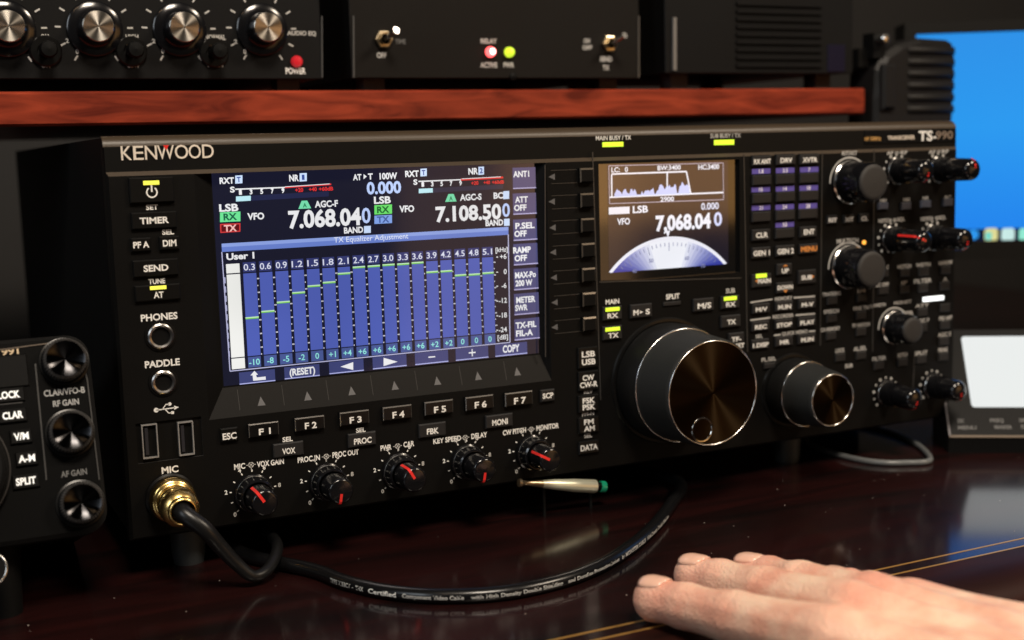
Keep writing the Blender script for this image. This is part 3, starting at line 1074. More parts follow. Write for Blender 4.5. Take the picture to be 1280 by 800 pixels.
# circle through the top and the two lower corners
lx, lz = F.at(761, 342.5, YT)
# solve centre on x=tx
xm = F.at(836, 297, YT)[0]
R = ((lx - xm) ** 2 + (lz - tz) ** 2) / (2 * abs(tz - lz))
zc = tz - R


def arc_fill(r0, r1, m, y, a0, a1, n=40):
    vs, fs = [], []
    for i in range(n + 1):
        a = math.radians(a0 + (a1 - a0) * i / n)
        p0_ = (xm + r0 * math.cos(a), zc + r0 * math.sin(a))
        p1_ = (xm + r1 * math.cos(a), zc + r1 * math.sin(a))
        vs += [(p0_[0], y, max(p0_[1], BZ0)), (p1_[0], y, max(p1_[1], BZ0))]
    for i in range(n):
        fs.append((2 * i, 2 * i + 1, 2 * i + 3, 2 * i + 2))
    g.add(vs, fs, m)


half = math.degrees(math.acos(max(-1, min(1, (BZ0 - zc) / R))))
ring = [(58, 66, 140), (92, 108, 190), (150, 168, 232), (205, 215, 250), (238, 240, 250)]
# the lit face of the dial drawn on the screen: brightest in the middle
nseg = 26
for i in range(nseg):
    a0 = 90 - half + 2 * half * i / nseg
    a1 = 90 - half + 2 * half * (i + 1) / nseg
    q = 1 - abs((i + .5) / nseg * 2 - 1)
    k = min(1, q * 1.4)
    col = (int(40 + 202 * k), int(50 + 194 * k), int(150 + 102 * k))
    arc_fill(R * .60, R, scr2(col), y1, a0, a1, 4)
arc_fill(R * .975, R * 1.012, W2, y2, 90 - half, 90 + half, 60)
arc_fill(R * .585, R * .625, scr2((150, 140, 160)), y2, 90 - 26, 90 + 26, 30)
for k in range(-14, 15):
    a = math.radians(90 + k * half / 14.5)
    r0 = R * (.86 if k % 5 == 0 else .91)
    p0_ = (xm + r0 * math.cos(a), zc + r0 * math.sin(a))
    if p0_[1] > BZ0 + .5:
        g.line(p0_, (xm + R * .95 * math.cos(a), zc + R * .95 * math.sin(a)), .4, y2, scr2((120, 125, 165)))
for k, t in ((-10, '70'), (-5, '60'), (5, '50'), (10, '40')):
    a = math.radians(90 + k * half / 14.5)
    g.text(t, xm + R * .80 * math.cos(a), zc + R * .80 * math.sin(a), 1.8, scr2((120, 125, 165)), y2)
g.build('screen_graphics', d2o)


# ------------------------------------------------------------------ keys
def key(name, px, py, wp, hp, label=None, lh=None, lw=None, m=KEYM, pm=PRINT, d=1.6, c=0.45, led=None, lines=None, ldx=0, ldy=0, ct=None, bold=0.03, extra=None, mc=None):
    b = MB(F)
    x, z = F.at(px, py, -d)
    sh, sv = F.scale(px, py, -d)
    w_, h_ = wp * sh / 2, hp * sv / 2
    b.key(x - w_, x + w_, z - h_, z + h_, d, m, c, ct=ct, mc=mc)
    b.add([(x - w_ - .35, -0.03, z - h_ - .35), (x + w_ + .35, -0.03, z - h_ - .35), (x + w_ + .35, -0.03, z + h_ + .35), (x - w_ - .35, -0.03, z + h_ + .35)],
          [(0, 1, 2, 3)], DARK)
    if label:
        b.tp(label, px + ldx, py + ldy, lh, pm, lw, y=-d, bold=bold)
    for (t, dx, dy, hh, ww) in (lines or []):
        b.tp(t, px + dx, py + dy, hh, pm, ww, y=-d, bold=bold)
    if extra:
        extra(b, x, z, -d - .06)
    o = b.build(name, radio)
    if led:
        lx, ly, lw_, lh_, lm = led
        bb = MB(F)
        xx, zz = F.at(lx, ly, -d)
        bb.key(xx - lw_ * sh / 2, xx + lw_ * sh / 2, zz - lh_ * sv / 2, zz + lh_ * sv / 2, .35, lm, .2, y=-d)
        bb.build('indicator_or_highlight', o)
    return o


def power_sym(b, x, z, y):
    b.arc(x + .1, z - .3, 1.75, 2.35, 125, 415, y, PRINT, 28)
    b.rect(x - .22, x + .42, z - .2, z + 2.6, y, PRINT)


key('power_key', 190, 237.5, 56, 32, m=SATIN, d=1.8, led=(189, 228.5, 20, 5.2, LEDY), extra=lambda b, x, z, y: power_sym(b, x - .2, z - .6, y))
key('key', 193, 275.5, 57, 21, 'TIMER', 7.6, 36.5, SATIN)
key('key', 176.5, 306, 25, 17, 'PF A', 7.4, 20, SATIN)
key('key', 212, 303.8, 25, 17, 'DIM', 7.6, 17, SATIN)
key('key', 195, 335, 57, 21, 'SEND', 7.6, 31, SATIN)
key('key', 197.5, 366, 57, 20, 'AT', 7.4, 12.5, SATIN, led=(197.7, 359.6, 20.5, 4.6, LEDY), ldy=2.6, ldx=.8)
key('function_key', 287, 543.5, 22, 17, 'ESC', 7.6, 17.5, SATIN, ldy=1.5)
for t, px, py in (('F 1', 330, 537), ('F 2', 387.5, 529.5), ('F 3', 443.5, 522.5), ('F 4', 497, 516), ('F 5', 549, 509.5), ('F 6', 599.8, 503.5), ('F 7', 649, 498.5)):
    key('function_key', px, py, 38 - (px - 330) * .011, 17, t, 7.4, 15, GLOSSK, d=2.2, c=.4, ldy=2.2, ldx=1, ct=.5, mc=KEDGE)
key('key', 685, 494.5, 17.5, 15, 'SCP', 6.2, 13.5)
key('key', 361, 562, 38, 17, 'VOX', 6.8, 16.5, ldy=1.6)
key('key', 453, 549.5, 35, 17, 'PROC', 6.8, 22, ldy=1.4, ldx=.5)
key('key', 541, 537.6, 34, 17, 'FBK', 6.8, 15, ldy=1.2)
key('key', 624.5, 526.3, 34, 16, 'MONI', 6.6, 19.5, ldy=1.2, ldx=.5)
for k in range(7):
    x, z = 218.31 + 2.4, 147.86 - k * 11.935 - 2.6
    b = MB(F)
    b.key(x - 3.7, x + 3.7, z - 3.4, z + 3.4, 2.6, mat('soft_key_black', (.004, .004, .004), .5, spec=.12), 0.55, ct=.8, mc=mat('soft_key_edge', (0.16, 0.13, 0.10), 0.25, metal=.7))  # tan chamfer colour stands in for the glints on the key edges
    b.box(x - 4.2, x - 3.75, -.3, 0, z - 3.8, z + 3.8, DARK)
    b.build('soft_key', radio)
for px, py, hh, ln in ((735.5, 447, 26, (('LSB', 0, -4.4, 6.8, 16.5), ('USB', .4, 5.2, 6.8, 17))), (736, 476, 24, (('CW', -.5, -4.0, 6.4, 14.5), ('CW-R', 0, 4.6, 6.4, 22))),
                       (736, 504.5, 21, (('FSK', 0, -4.0, 6.4, 15.5), ('PSK', .3, 4.2, 6.4, 16))), (736.5, 531.3, 20, (('FM', -.4, -4.0, 6.2, 12), ('AM', .2, 4.2, 6.2, 13.5))),
                       (736.5, 559, 16, (('DATA', 0, .2, 6.8, 21.5),))):
    key('mode_key', px, py, 25, hh, m=GLOSSK, lines=ln, d=1.4)
# centre section
key('key', 766, 391.5, 24, 17, 'RX', 5.8, 13.5, ldy=3, led=(765.6, 386.6, 17.5, 4.8, LEDG))
key('key', 766, 416, 24, 17, 'TX', 5.8, 13, ldy=3.2, ldx=.8, led=(765.8, 411.4, 18, 4.8, LEDG))


def arrow_ms(b, x, z, y):
    b.poly([(x - .95, z + .75), (x + .75, z), (x - .95, z - .75)], y, PRINT)


key('key', 802, 388.6, 27, 17, lines=(('M', -7, 2.2, 6.2, 6.6), ('S', 7.6, .8, 6.2, 5.4)), extra=lambda b, x, z, y: arrow_ms(b, x, z - .6, y))
key('key', 840.5, 379.6, 22, 5, None, d=.8, c=.3)
key('key', 880, 381, 25.5, 16, 'M/S', 6.4, 17, ldy=1, ldx=.5)
key('key', 913.3, 377.6, 23, 16, 'RX', 5.6, 12, ldy=2.8, ldx=.3, led=(912.8, 373, 16, 4.8, LEDG))
key('key', 914, 401.6, 24.5, 15, 'TX', 5.6, 11, ldy=.8, ldx=.4)
key('key', 921, 427, 19, 22, lines=(('TF-', -.5, -3, 5.4, 12), ('SET', 4.0, 5, 5.4, 11)))
# number pad and its neighbours
for t, px, py in (('RX ANT', 953, 201), ('DRV', 983, 199.6), ('XVTR', 1012.5, 199)):
    key('key', px, py, 24, 12.5, t, 5.6, 21 if len(t) > 4 else (15 if len(t) == 3 else 18.5), ldy=.8)
pad = ((951.5, 214, '1.8', 953, 225.2), (981.5, 213, '3.5', 982.3, 223.8), (1011.5, 212, '7', 1012, 222.4), (951, 236.8, '10', 953, 248), (981.3, 235.8, '14', 982.6, 245.8),
       (1011, 234.8, '18', 1011.8, 244.4), (951.3, 259.5, '21', 952.4, 271), (981, 258.6, '24', 982.3, 269), (1010, 257.4, '28', 1011, 267), (981, 280.8, '50', 981.7, 291.6))
for lx, ly, t, px, py in pad:
    def lab(b, x, z, y, lx=lx, ly=ly, t=t):
        b.rp(lx, ly, 23, 6.4, PURPLE, -0.05)
        b.tp(t, lx, ly, 4.8, mat('lilac_print', (0.80, 0.78, 0.88), 0.5), None, y=-0.05, bold=.02)
    key('number_key', px, py, 23.5, 12.6, extra=lab, m=KEYM)
key('key', 952, 293.8, 22.5, 14, 'CLR', 6, 15, ldx=.5)
key('key', 1011, 289.8, 21, 13.5, 'ENT', 6, 13.5, ldx=.5)
key('key', 952, 316, 23, 13.5, 'GEN 1', 6, 20.5, ldy=.3)
key('key', 982, 313.4, 23, 13.5, 'GEN 2', 6, 20.5, ldy=.6)
key('key', 1011.3, 311, 22.5, 12, 'MENU', 6, 20, pm=ORANGEP)


def tri_up(b, x, z, y):
    b.arc(x + .3, z + 1.0, .75, 1.35, 20, 160, y, ORANGEP, 8)


def tri_dn(b, x, z, y):
    b.poly([(x - 1.2, z - 1.3), (x + 1.6, z - 1.2), (x + .2, z - 2.7)], y, ORANGEP)


key('key', 981, 336.5, 18.5, 14, 'UP', 5.4, 9, ldy=2, ldx=.6, extra=tri_up)
key('key', 952.5, 350.6, 24, 16.5, 'MAIN', 5.4, 16, ldy=.5, ldx=3, led=(951.6, 344.7, 13.5, 5, LEDG), extra=lambda b, x, z, y: b.poly([(x - 4.2, z), (x - 2.9, z + 1), (x - 2.9, z - 1)], y, ORANGEP))
key('key', 1009.5, 346, 22, 17, 'SUB', 5.2, 13.5, ldy=.8, ldx=-1, extra=lambda b, x, z, y: b.poly([(x + 4.4, z - .1), (x + 3.0, z + .9), (x + 3.0, z - 1.1)], y, ORANGEP))
key('key', 981.5, 359.5, 20.5, 13, 'DOWN', 5, 19, ldy=-.4, extra=tri_dn)
for t, px, py, wd in (('M/V', 952, 385.6, 14.5), ('M.IN', 980.8, 382.6, 16), ('M-V', 1009.6, 379.6, 15), ('REC', 951.2, 407.6, 15), ('STOP', 980.5, 405, 19), ('PLAY', 1009.4, 402, 18),
                      ('1.DISP', 951, 430.2, 19.5), ('MR', 980.8, 426.6, 12), ('M.IN', 1009.2, 423.4, 15.5)):
    key('key', px, py, 21.5, 12, t, 5, wd, ldy=1)
key('key', 962.5, 457.4, 14, 7, None, d=1.2, m=KEYM)
for t, px, py in (('RIT', 1041, 274.4), ('XIT', 1061.6, 273.4), ('CL', 1080.8, 272.4)):
    key('key', px, py, 12.5, 10.5, t, 5, 10.5 if len(t) > 2 else 8, ldy=.8)
SK = [(1105, 257.5, 12, 8.5), (1133.4, 257.5, 12.5, 9), (1158.3, 255, 12, 9), (1185.8, 252.6, 12.5, 9.5)]
for px, py, a, bb in SK:
    key('key', px, py, a, bb, m=mat('key_bluegrey', (0.060, 0.068, 0.095), 0.42))
for px, py in ((1041, 376), (1078, 372.4), (1040.5, 398.2), (1077, 394.3), (1039.5, 420), (1077, 415), (1051, 447), (1077, 444.4), (1105, 341.5), (1131.5, 340.6), (1155.5, 340), (1182.6, 337.4),
               (1105, 363), (1131.5, 361.5), (1154.5, 360), (1181.5, 357.6), (1154, 390.4), (1182, 384.6), (1182, 406), (1153.6, 409.5), (1180.6, 426.4), (1099.5, 457), (1129, 453), (1152.5, 449.6), (1180, 446)):
    key('key', px, py, 12.5, 10, m=KEYM, d=1.2)
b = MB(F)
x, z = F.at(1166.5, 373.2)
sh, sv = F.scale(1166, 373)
b.key(x - 13 * sh, x + 13 * sh, z - 2.8 * sv, z + 2.8 * sv, .6, WHITEHL, .3)  # emissive bar standing in for an intense white highlight
b.build('indicator_or_highlight', radio)
b = MB(F)
b.lathe([(1.15, 0), (1.15, -.6), (.7, -1.1), (0.01, -1.2)], *F.at(1079.6, 303), LEDO, 14)
b.build('indicator_or_highlight', radio)


# ------------------------------------------------------------------ knobs
def small_knob(px, py, ang, r1=7.8, r2=6.1, h1=8.5, h2=20, name='knob', rnd=1.3):
    x, z = F.at(px, py)
    b = MB(F)
    b.lathe([(r1 + .7, 0), (r1 + .7, -1.2), (r1, -1.6), (r1 - .3, -h1 + .7), (r1 - .9, -h1), (r2 + .4, -h1), (r2 + .4, -h1 + 1)], x, z, KNOBG, 72, flute=0.16)
    b.lathe([(r1 - .05, -1.55), (r1 + .12, -1.9), (r1 - .05, -2.2)], x, z, CHROME, 48)
    k = b.build(name, radio)
    b = MB(F)
    b.lathe([(r2 - .5, -h1 + 1), (r2 - .5, -h1 - 1.5), (r2, -h1 - 2)] + [(r2 - .4 - rnd * (1 - math.cos(math.pi / 2 * i / 6)), -h2 + rnd * (1 - math.sin(math.pi / 2 * i / 6))) for i in range(7)] + [(r2 * .3, -h2 - .35), (.01, -h2 - .4)], x, z, KNOBG, 64, flute=0.10)
    b.build('inner_knob', k)
    b = MB(F)
    a = math.radians(ang)
    ca, sa = math.cos(a), math.sin(a)
    tx_, tz_ = -sa, ca
    w_ = .62
    q = []
    for r, y in ((r2 * .15, -h2 - .46), (r2 - .4 - rnd, -h2 - .12), (r2 - .2 - rnd * .35, -h2 + rnd * .28), (r2 - .1, -h2 + rnd), (r2 + .12, -h1 - 2.2)):
        q.append(((x + r * ca + w_ * tx_), y, z + r * sa + w_ * tz_))
        q.append(((x + r * ca - w_ * tx_), y, z + r * sa - w_ * tz_))
    b.add(q, [(0, 1, 3, 2), (2, 3, 5, 4), (4, 5, 7, 6), (6, 7, 9, 8)], RED)
    b.build('pointer', k)
    return k


for (px, py), ang in zip(KN5, (122, 262, 118, 262, 150)):
    small_knob(px, py, ang)
for (px, py), ang, h2 in zip(KN_R, (268, 84, 152, 268, 268, 280), (24, 27, 27, 26, 24, 22)):
    small_knob(px, py, ang, 6.9, 6.3, 9.5, h2, rnd=3.2)


def single_knob(px, py, r, h, ang=None):
    x, z = F.at(px, py)
    b = MB(F)
    b.lathe([(r, 0), (r, -1), (r - .4, -1.6), (r - .9, -2.2), (r - 1.3, -h + 2), (r - 2.2, -h + .6)], x, z, KNOBG, 64)
    b.lathe([(r - .2, -1.2), (r + .1, -1.6), (r - .5, -2.1)], x, z, CHROME, 48)
    k = b.build('knob', radio)
    b = MB(F)
    b.lathe([(r - 2.4, -h + .8), (r - 2.6, -h), (r - 3.2, -h - .5), (r - 4.6, -h - .7), (.01, -h - .8)], x, z, RUBBER, 48)
    b.build('knob_cap', k)


for px, py in ((1061.5, 227.5), (1059.5, 333.5)):
    single_knob(px, py, 11.8, 19)
single_knob(1117, 409, 9.4, 15)


def dial(cx, cz, r_sk, r0, r1, h, dimple, name):
    b = MB(F)
    b.lathe([(r_sk + 2.4, 0), (r_sk + 1.8, -.9), (r_sk + .4, -1.0)], cx, cz, GLOSSK, 96)
    b.lathe([(r_sk, -.9), (r_sk, -h * .30), (r_sk - 1.2, -h * .38), (r0, -h * .38)], cx, cz, mat('skirt_black', (0.006, 0.006, 0.006), .5, spec=.25), 180, flute=.22)
    b.lathe([(r0 + .25, -h * .40), (r0 - .5, -h * .44), (r1 + .9, -h + 2.2), (r1 + .5, -h + .7), (r1 - .2, -h)], cx, cz, KNOBM, 200, flute=.07)
    o = b.build(name, radio)
    b = MB(F)
    for rr, yy, q in ((r0 + .05, -h * .405, .42), (r1 - .40, -h + .1, .40)):
        b.lathe([(rr + q * math.cos(math.pi * 2 * i / 12), yy + q * math.sin(math.pi * 2 * i / 12)) for i in range(13)], cx, cz, CHROME, 96)
    b.build('chrome_ring', o)
    b = MB(F)
    n = 96
    prof = [(r1 - .85, -h), (r1 * .75, -h + .05), (r1 * .5, -h + .05), (r1 * .25, -h + .05), (.4, -h + .05)]
    b.lathe([(r, y - 0) for r, y in prof], 0, 0, DIALF, n)
    # shift: own origin on the axis so the spun grain turns about it
    f = b.build('dial_face', o)
    f.location = (cx * MM, 0, cz * MM)
    if dimple:
        b = MB(F)
        dx, dz = dimple
        b.lathe([(6.2, -h - .02), (5.9, -h - .35), (5.3, -h - .25), (4.4, -h + .9), (2.5, -h + 1.9), (.01, -h + 2.2)], cx + dx, cz + dz, mat('dimple_gloss', (0.35, 0.34, 0.33), 0.13, metal=1.0), 40)
        b.build('finger_dimple', o)
    return o


dial(265.3, 41.0, 29.6, 28.0, 25.4, 41, (-6.5, -17.0), 'tuning_dial')
dial(344.2, 27.5, 17.6, 16.9, 13.6, 33, None, 'sub_dial')

# ------------------------------------------------------------------ jacks, ports, socket, feet
for px, py, r in ((200.5, 420, 5.6), (204, 477.5, 5.3)):
    x, z = F.at(px, py)
    b = MB(F)
    b.lathe([(r + .8, 0), (r + .7, -.5), (r - .2, -.6)], x, z, SATIN, 40)
    b.lathe([(r - .2, -.4), (r - .3, -1.1), (r - .9, -1.5), (r - 1.7, -1.2), (r - 1.9, 0)], x, z, mat('jack_metal', (0.42, 0.41, 0.40), 0.28, metal=1.0), 40)
    b.lathe([(r - 1.8, -.2), (.01, -.1)], x, z, DARK, 40)
    b.build('jack', radio)
for px, py in ((187, 551), (232, 547.5)):
    x, z = F.at(px, py, .5)
    b = MB(F)
    w_, h_ = 3.2, 7.2
    t = .45
    for x0, x1, z0, z1 in ((-w_, -w_ + t, -h_, h_), (w_ - t, w_, -h_, h_), (-w_ + t, w_ - t, h_ - t, h_), (-w_ + t, w_ - t, -h_, -h_ + t)):
        b.box(x + x0, x + x1, -.9, .95, z + z0, z + z1, mat('port_steel', (0.42, 0.41, 0.40), 0.35, metal=0.5))
    b.rect(x - w_ + t, x + w_ - t, z - h_ + t, z + h_ - t, .6, DARK)
    b.box(x - 1.9, x - .6, -.2, .55, z - h_ + 1.5, z + h_ - 1.5, mat('port_tongue', (0.02, 0.02, 0.025), 0.4))
    b.build('usb_port', radio)
MX, MZ = F.at(213, 621.5)
b = MB(F)
b.lathe([(10.4, 0), (10.4, -1.2), (9.6, -1.8), (8.5, -1.8), (8.5, 0)], MX, MZ, SATIN, 48)
b.build('microphone_socket', radio)
for x, y in ((27, 18), (360, 24), (27, 360), (433, 360)):
    b = MB()
    vs, fs = [], []
    n = 28
    for k in range(n):
        a = 2 * math.pi * k / n
        for r, z in ((7.6, 0.5), (7.2, -14), (6.4, -18)):
            vs.append((x + r * math.cos(a), y + r * math.sin(a), z))
    for k in range(n):
        j = (k + 1) % n
        for q in range(2):
            fs.append((3 * k + q, 3 * j + q, 3 * j + q + 1, 3 * k + q + 1))
    fs.append(tuple(3 * k + 2 for k in range(n)))
    b.add(vs, fs, mat('foot_grey', (0.045, 0.05, 0.052), 0.5), True)
    b.build('foot', radio)

# ================================================================== MICROPHONE PLUG + LEAD
plug = thing('microphone_lead', 'black microphone lead with a gold plated screw plug in the front socket', 'cable', F)
b = MB(F)
b.lathe([(8.6, -1.9)] + [(7.6 + 2.0 * math.sin(math.pi * i / 10), -2.2 - 3.0 * (1 - math.cos(math.pi * i / 10))) for i in range(11)] + [(7.2, -8.6), (7.0, -12.4)], MX, MZ, GOLD, 60)
b.lathe([(7.0, -12.2)] + [(6.6 + 1.5 * math.sin(math.pi * i / 8), -12.6 - 1.8 * (1 - math.cos(math.pi * i / 8))) for i in range(9)], MX, MZ, GOLD, 48, flute=.25)
b.build('plug_collar', plug)
b = MB(F)
b.lathe([(7.4, -16.0), (7.9, -16.8), (7.9, -20.5), (7.2, -22.0), (5.6, -23.2)], MX, MZ, GOLD, 12, smooth=False)
b.lathe([(4.9 + 1.1 * math.sin(math.pi * i / 8), -22.9 - 1.7 * (1 - math.cos(math.pi * i / 8))) for i in range(9)], MX, MZ, GOLD, 40)
b.build('clamp_nut', plug)
b = MB(F)
p_ = [(MX, -20, MZ), (MX + .3, -27, MZ - .8)]
p_ += [(24.5, -31, 9.6), (30.5, -30.5, 1.2), (36.5, -30, -6.8), (43.0, -30.5, -13.2), (50.0, -27, -13.0), (57.0, -17, -9.6), (61, -2, -9.2), (64, 26, -12.0), (70, 60, -15.4), (76, 95, -15.4)]
tube(b, spline(p_, 12), lambda t: 4.0 - 1.5 * min(1, t * 2.2), mat('lead_rubber', (0.006, 0.006, 0.0063), 0.34, spec=.4, noise=.1, nscale=600), 24)
b.build('lead', plug)

# ================================================================== THICK PRINTED CABLE ON THE DESK
CR = 3.0
b = MB()
p_ = [(70, 110, DESK_Z + CR), (52, 60, DESK_Z + CR), (48, 10, DESK_Z + CR)]
for px, py in ((392, 713), (430, 727), (475, 738), (520, 743.5), (560, 745), (610, 743), (660, 736), (720, 720), (770, 696), (810, 665), (838, 631), (850, 604)):
    p_.append(tuple(on_z(px, py, DESK_Z + CR)))
p_ += [(272, 40, DESK_Z + CR), (250, 90, DESK_Z + CR), (200, 140, DESK_Z + CR)]
path = spline(p_, 14)
CABM = mat('cable_jacket', (0.005, 0.005, 0.0055), 0.25, spec=.4)
tube(b, path, CR, CABM, 28)
# printed text follows the jacket
cum = [0.0]
for i in range(1, len(path)):
    cum.append(cum[-1] + np.linalg.norm(path[i] - path[i - 1]))
frs = frames(path)
cum = np.array(cum)


def on_cable(s, v, r):
    i = int(np.clip(np.searchsorted(cum, s) - 1, 0, len(path) - 2))
    t = (s - cum[i]) / (cum[i + 1] - cum[i])
    p = path[i] * (1 - t) + path[i + 1] * t
    sd = frs[i][2] * (1 - t) + frs[i + 1][2] * t
    up = np.array([0, 0, 1.])
    a = v / CR
    return p + r * (math.cos(a) * sd + math.sin(a) * up)


start = float(cum[14 * 3 + 10])
xo = start
for t, hh, wd, m in (('TYPE V1SBCV  -  THX', 1.7, 19, PRINTG), (' Certified', 1.8, 12.5, PRINT), ('Component Video Cable', 1.5, 24, PRINTG), ('with High Density Double Shielding', 1.4, 38, PRINTG),
                     ('and Duraflex Protective Jacket', 1.4, 34, PRINTG), ('by MONSTER CABLE', 1.6, 26, PRINTG), ('High Density Double Shielding', 1.6, 36, PRINTG)):
    vs, fs = glyphs(t, .02)
    x0, x1 = min(v[0] for v in vs), max(v[0] for v in vs)
    kx_ = wd / (x1 - x0)
    k = hh / cap_height()
    pts = [on_cable(xo + (a - x0) * kx_, 0.25 + (bb - cap_height() / 2) * k, CR + .06) for a, bb in vs]
    b.add(pts, fs, m)
    xo += wd + 2.6
tag(b.build('desk_cable'), 'thick glossy black cable with white printing curving across the desk', 'cable')

# grey cable under the right end
b = MB()
p_ = [tuple(on_z(985, 546, DESK_Z + 1.6)), tuple(on_z(1012, 556, DESK_Z + 1.6)), tuple(on_z(1050, 569, DESK_Z + 1.6)), tuple(on_z(1090, 577, DESK_Z + 1.6)), tuple(on_z(1130, 578.5, DESK_Z + 1.6)),
      tuple(on_z(1163, 573.5, DESK_Z + 1.6)), (450, 30, DESK_Z + 1.6), (452, 90, DESK_Z + 1.6)]
p_ = [(330, 120, DESK_Z + 1.6)] + p_
tube(b, spline(p_, 12), 1.6, mat('grey_cable', (0.13, 0.135, 0.135), 0.3), 18)
tag(b.build('thin_cable'), 'thin grey cable looping out from under the right end of the large radio', 'cable')

# ================================================================== PEN-SIZED TORCH
pa, pb = on_y(648, 604, 4), on_y(757, 608.5, 4)
zt_ = DESK_Z + 9.6
pa, pb = on_y(648, 603.5, -3), on_y(757, 608.5, -3)
dirp = (pb - pa)
L = np.linalg.norm(dirp)
dirp /= L
side = np.cross(dirp, [0, 0, 1.0])
PF = Frame(pa, (side / np.linalg.norm(side)), np.cross(side / np.linalg.norm(side), dirp) * 1.0)
pen = thing('penlight', 'slim silver penlight with a green tail cap lying under the front of the large radio', 'torch', loc=(0, 0, 0))


def along(mb, prof, m, n=32, flute=0.0):
    s_ = side / np.linalg.norm(side)
    u_ = np.cross(s_, dirp)
    vs, fs = [], []
    for r, t in prof:
        for k in range(n):
            a = 2 * math.pi * k / n
            vs.append(pa + dirp * (t * L) + r * (math.cos(a) * s_ + math.sin(a) * u_))
    for i in range(len(prof) - 1):
        for k in range(n):
            j = (k + 1) % n
            fs.append((i * n + k, i * n + j, (i + 1) * n + j, (i + 1) * n + k))
    mb.add(vs, fs, m, True)


b = MB()
along(b, [(.01, .26), (1.9, .265), (2.5, .40), (2.9, .55), (3.2, .62), (3.3, .86), (3.2, .875), (2.4, .88), (.01, .882)], mat('pen_silver', (0.85, 0.85, 0.66), 0.36, metal=0.6))
b.build('barrel', pen)
b = MB()
along(b, [(.01, 0), (1.9, .002), (2.0, .03), (1.3, .05), (1.2, .10), (1.9, .265), (.01, .27)], mat('pen_brass', (0.45, 0.36, 0.24), 0.3, metal=0.9))
b.build('tip', pen)
b = MB()
along(b, [(.01, .93), (2.7, .932), (2.9, .95), (2.9, .985), (2.2, 1.0), (.01, 1.0)], mat('pen_green', (0.01, 0.28, 0.15), 0.22, coat=.5))
b.build('tail_cap', pen)
b = MB()
along(b, [(.01, .88), (2.2, .883), (2.2, .932), (.01, .933)], DARK)
b.build('neck', pen)
for q in (.30, .84):
    b = MB()
    c_ = pa + dirp * (q * L)
    b.box(c_[0] - .6, c_[0] + .6, c_[1] + 1.2, c_[1] + 2.2, DESK_Z, c_[2] - 1.0, CASEM)
    b.build('rest', pen)

# ================================================================== COMPACT RADIO AT THE LEFT
tau = math.radians(19)
LO = on_y(112, 468, -6)
LF = Frame(LO, (1, 0, 0), (0, math.sin(tau), math.cos(tau)))
lr = thing('compact_radio', 'compact black radio tilted back at the left with three spun metal knobs', 'radio', LF)
xr_ = 0.9
top = LF.at(60, 420)[1]
bot = top - 80
lft = xr_ - 229


def rrect(x0, x1, z0, z1, r, n=6):
    out = []
    for cx, cz, a0 in ((x1 - r, z1 - r, 0), (x0 + r, z1 - r, 90), (x0 + r, z0 + r, 180), (x1 - r, z0 + r, 270)):
        for i in range(n + 1):
            a = math.radians(a0 + 90 * i / n)
            out.append((cx + r * math.cos(a), cz + r * math.sin(a)))
    return out


def prism(mb, pts, y0, y1, m, mf=None, bev=0.0):
    n = len(pts)
    cx, cz = sum(p[0] for p in pts) / n, sum(p[1] for p in pts) / n
    if bev:
        def inset(p):
            dx, dz = p[0] - cx, p[1] - cz
            l = math.hypot(dx, dz)
            return (p[0] - math.copysign(min(bev, abs(dx)), dx), p[1] - math.copysign(min(bev, abs(dz)), dz))
        front = [inset(p) for p in pts]
    else:
        front = pts
    vs = [(p[0], y0, p[1]) for p in front] + [(p[0], y0 + bev, p[1]) for p in pts] + [(p[0], y1, p[1]) for p in pts]
    fs = []
    for i in range(n):
        j = (i + 1) % n
        fs += [(i, j, n + j, n + i), (n + i, n + j, 2 * n + j, 2 * n + i)]
    mb.add(vs, fs, m, False)
    mb.add([(p[0], y0, p[1]) for p in front], [tuple(range(n))], mf or m)
    mb.add([(p[0], y1, p[1]) for p in pts], [tuple(range(n))], m)


b = MB(LF)
prism(b, rrect(lft, xr_, bot, top, 9), 0, 14, CASEM, mat('left_panel', (0.0015, 0.0015, 0.0015), .55, spec=.06), bev=1.6)
b.box(lft + 3, xr_ - 3, 14, 110, bot + 3, top - 5, CASEM)
b.build('case', lr)
fpz = MB(LF)
c0 = LF.at(46, 452)
# raised border of the knob column and glass edge
fpz.rib(LF.at(0, 437.5), LF.at(70, 428), .5, .4, mat('rib_warm', (0.10, 0.075, 0.055), 0.3))
fpz.rib(LF.at(44, 455), LF.at(58, 600), .6, .4, RIBM)
fpz.rib(LF.at(100, 441), LF.at(109, 475), .5, .4, RIBM)
fpz.rib(LF.at(109, 475), LF.at(124, 600), .5, .4, RIBM)
fpz.rib(LF.at(-20, 508), LF.at(28, 503), .4, .3, RIBM)
fpz.tp('991', 12.5, 439.3, 7.6, mat('warm_print', (0.55, 0.42, 0.26), 0.4), 22)
fpz.tp('FT-', -10, 442.5, 7.6, mat('warm_print'), 18)
fpz.tp('CLAR/VFO-B', 80.5, 489.5, 7.4, mat('mid_print', (.30, .30, .30), .5), 52)
fpz.tp('RF GAIN', 82.5, 503.3, 7.0, mat('mid_print'), 33)
fpz.tp('AF GAIN', 92.5, 591.2, 7.0, PRINTD, 33)
fpz.build('front_panel', lr)
b = MB(LF)
g0, g1 = LF.at(-150, 500), LF.at(39, 500)
zg0, zg1 = LF.at(20, 484)[1], LF.at(20, 447)[1]
b.key(g0[0], g1[0], zg0, zg1 + 1, .8, DARK, .4)
b.build('display_window', lr)
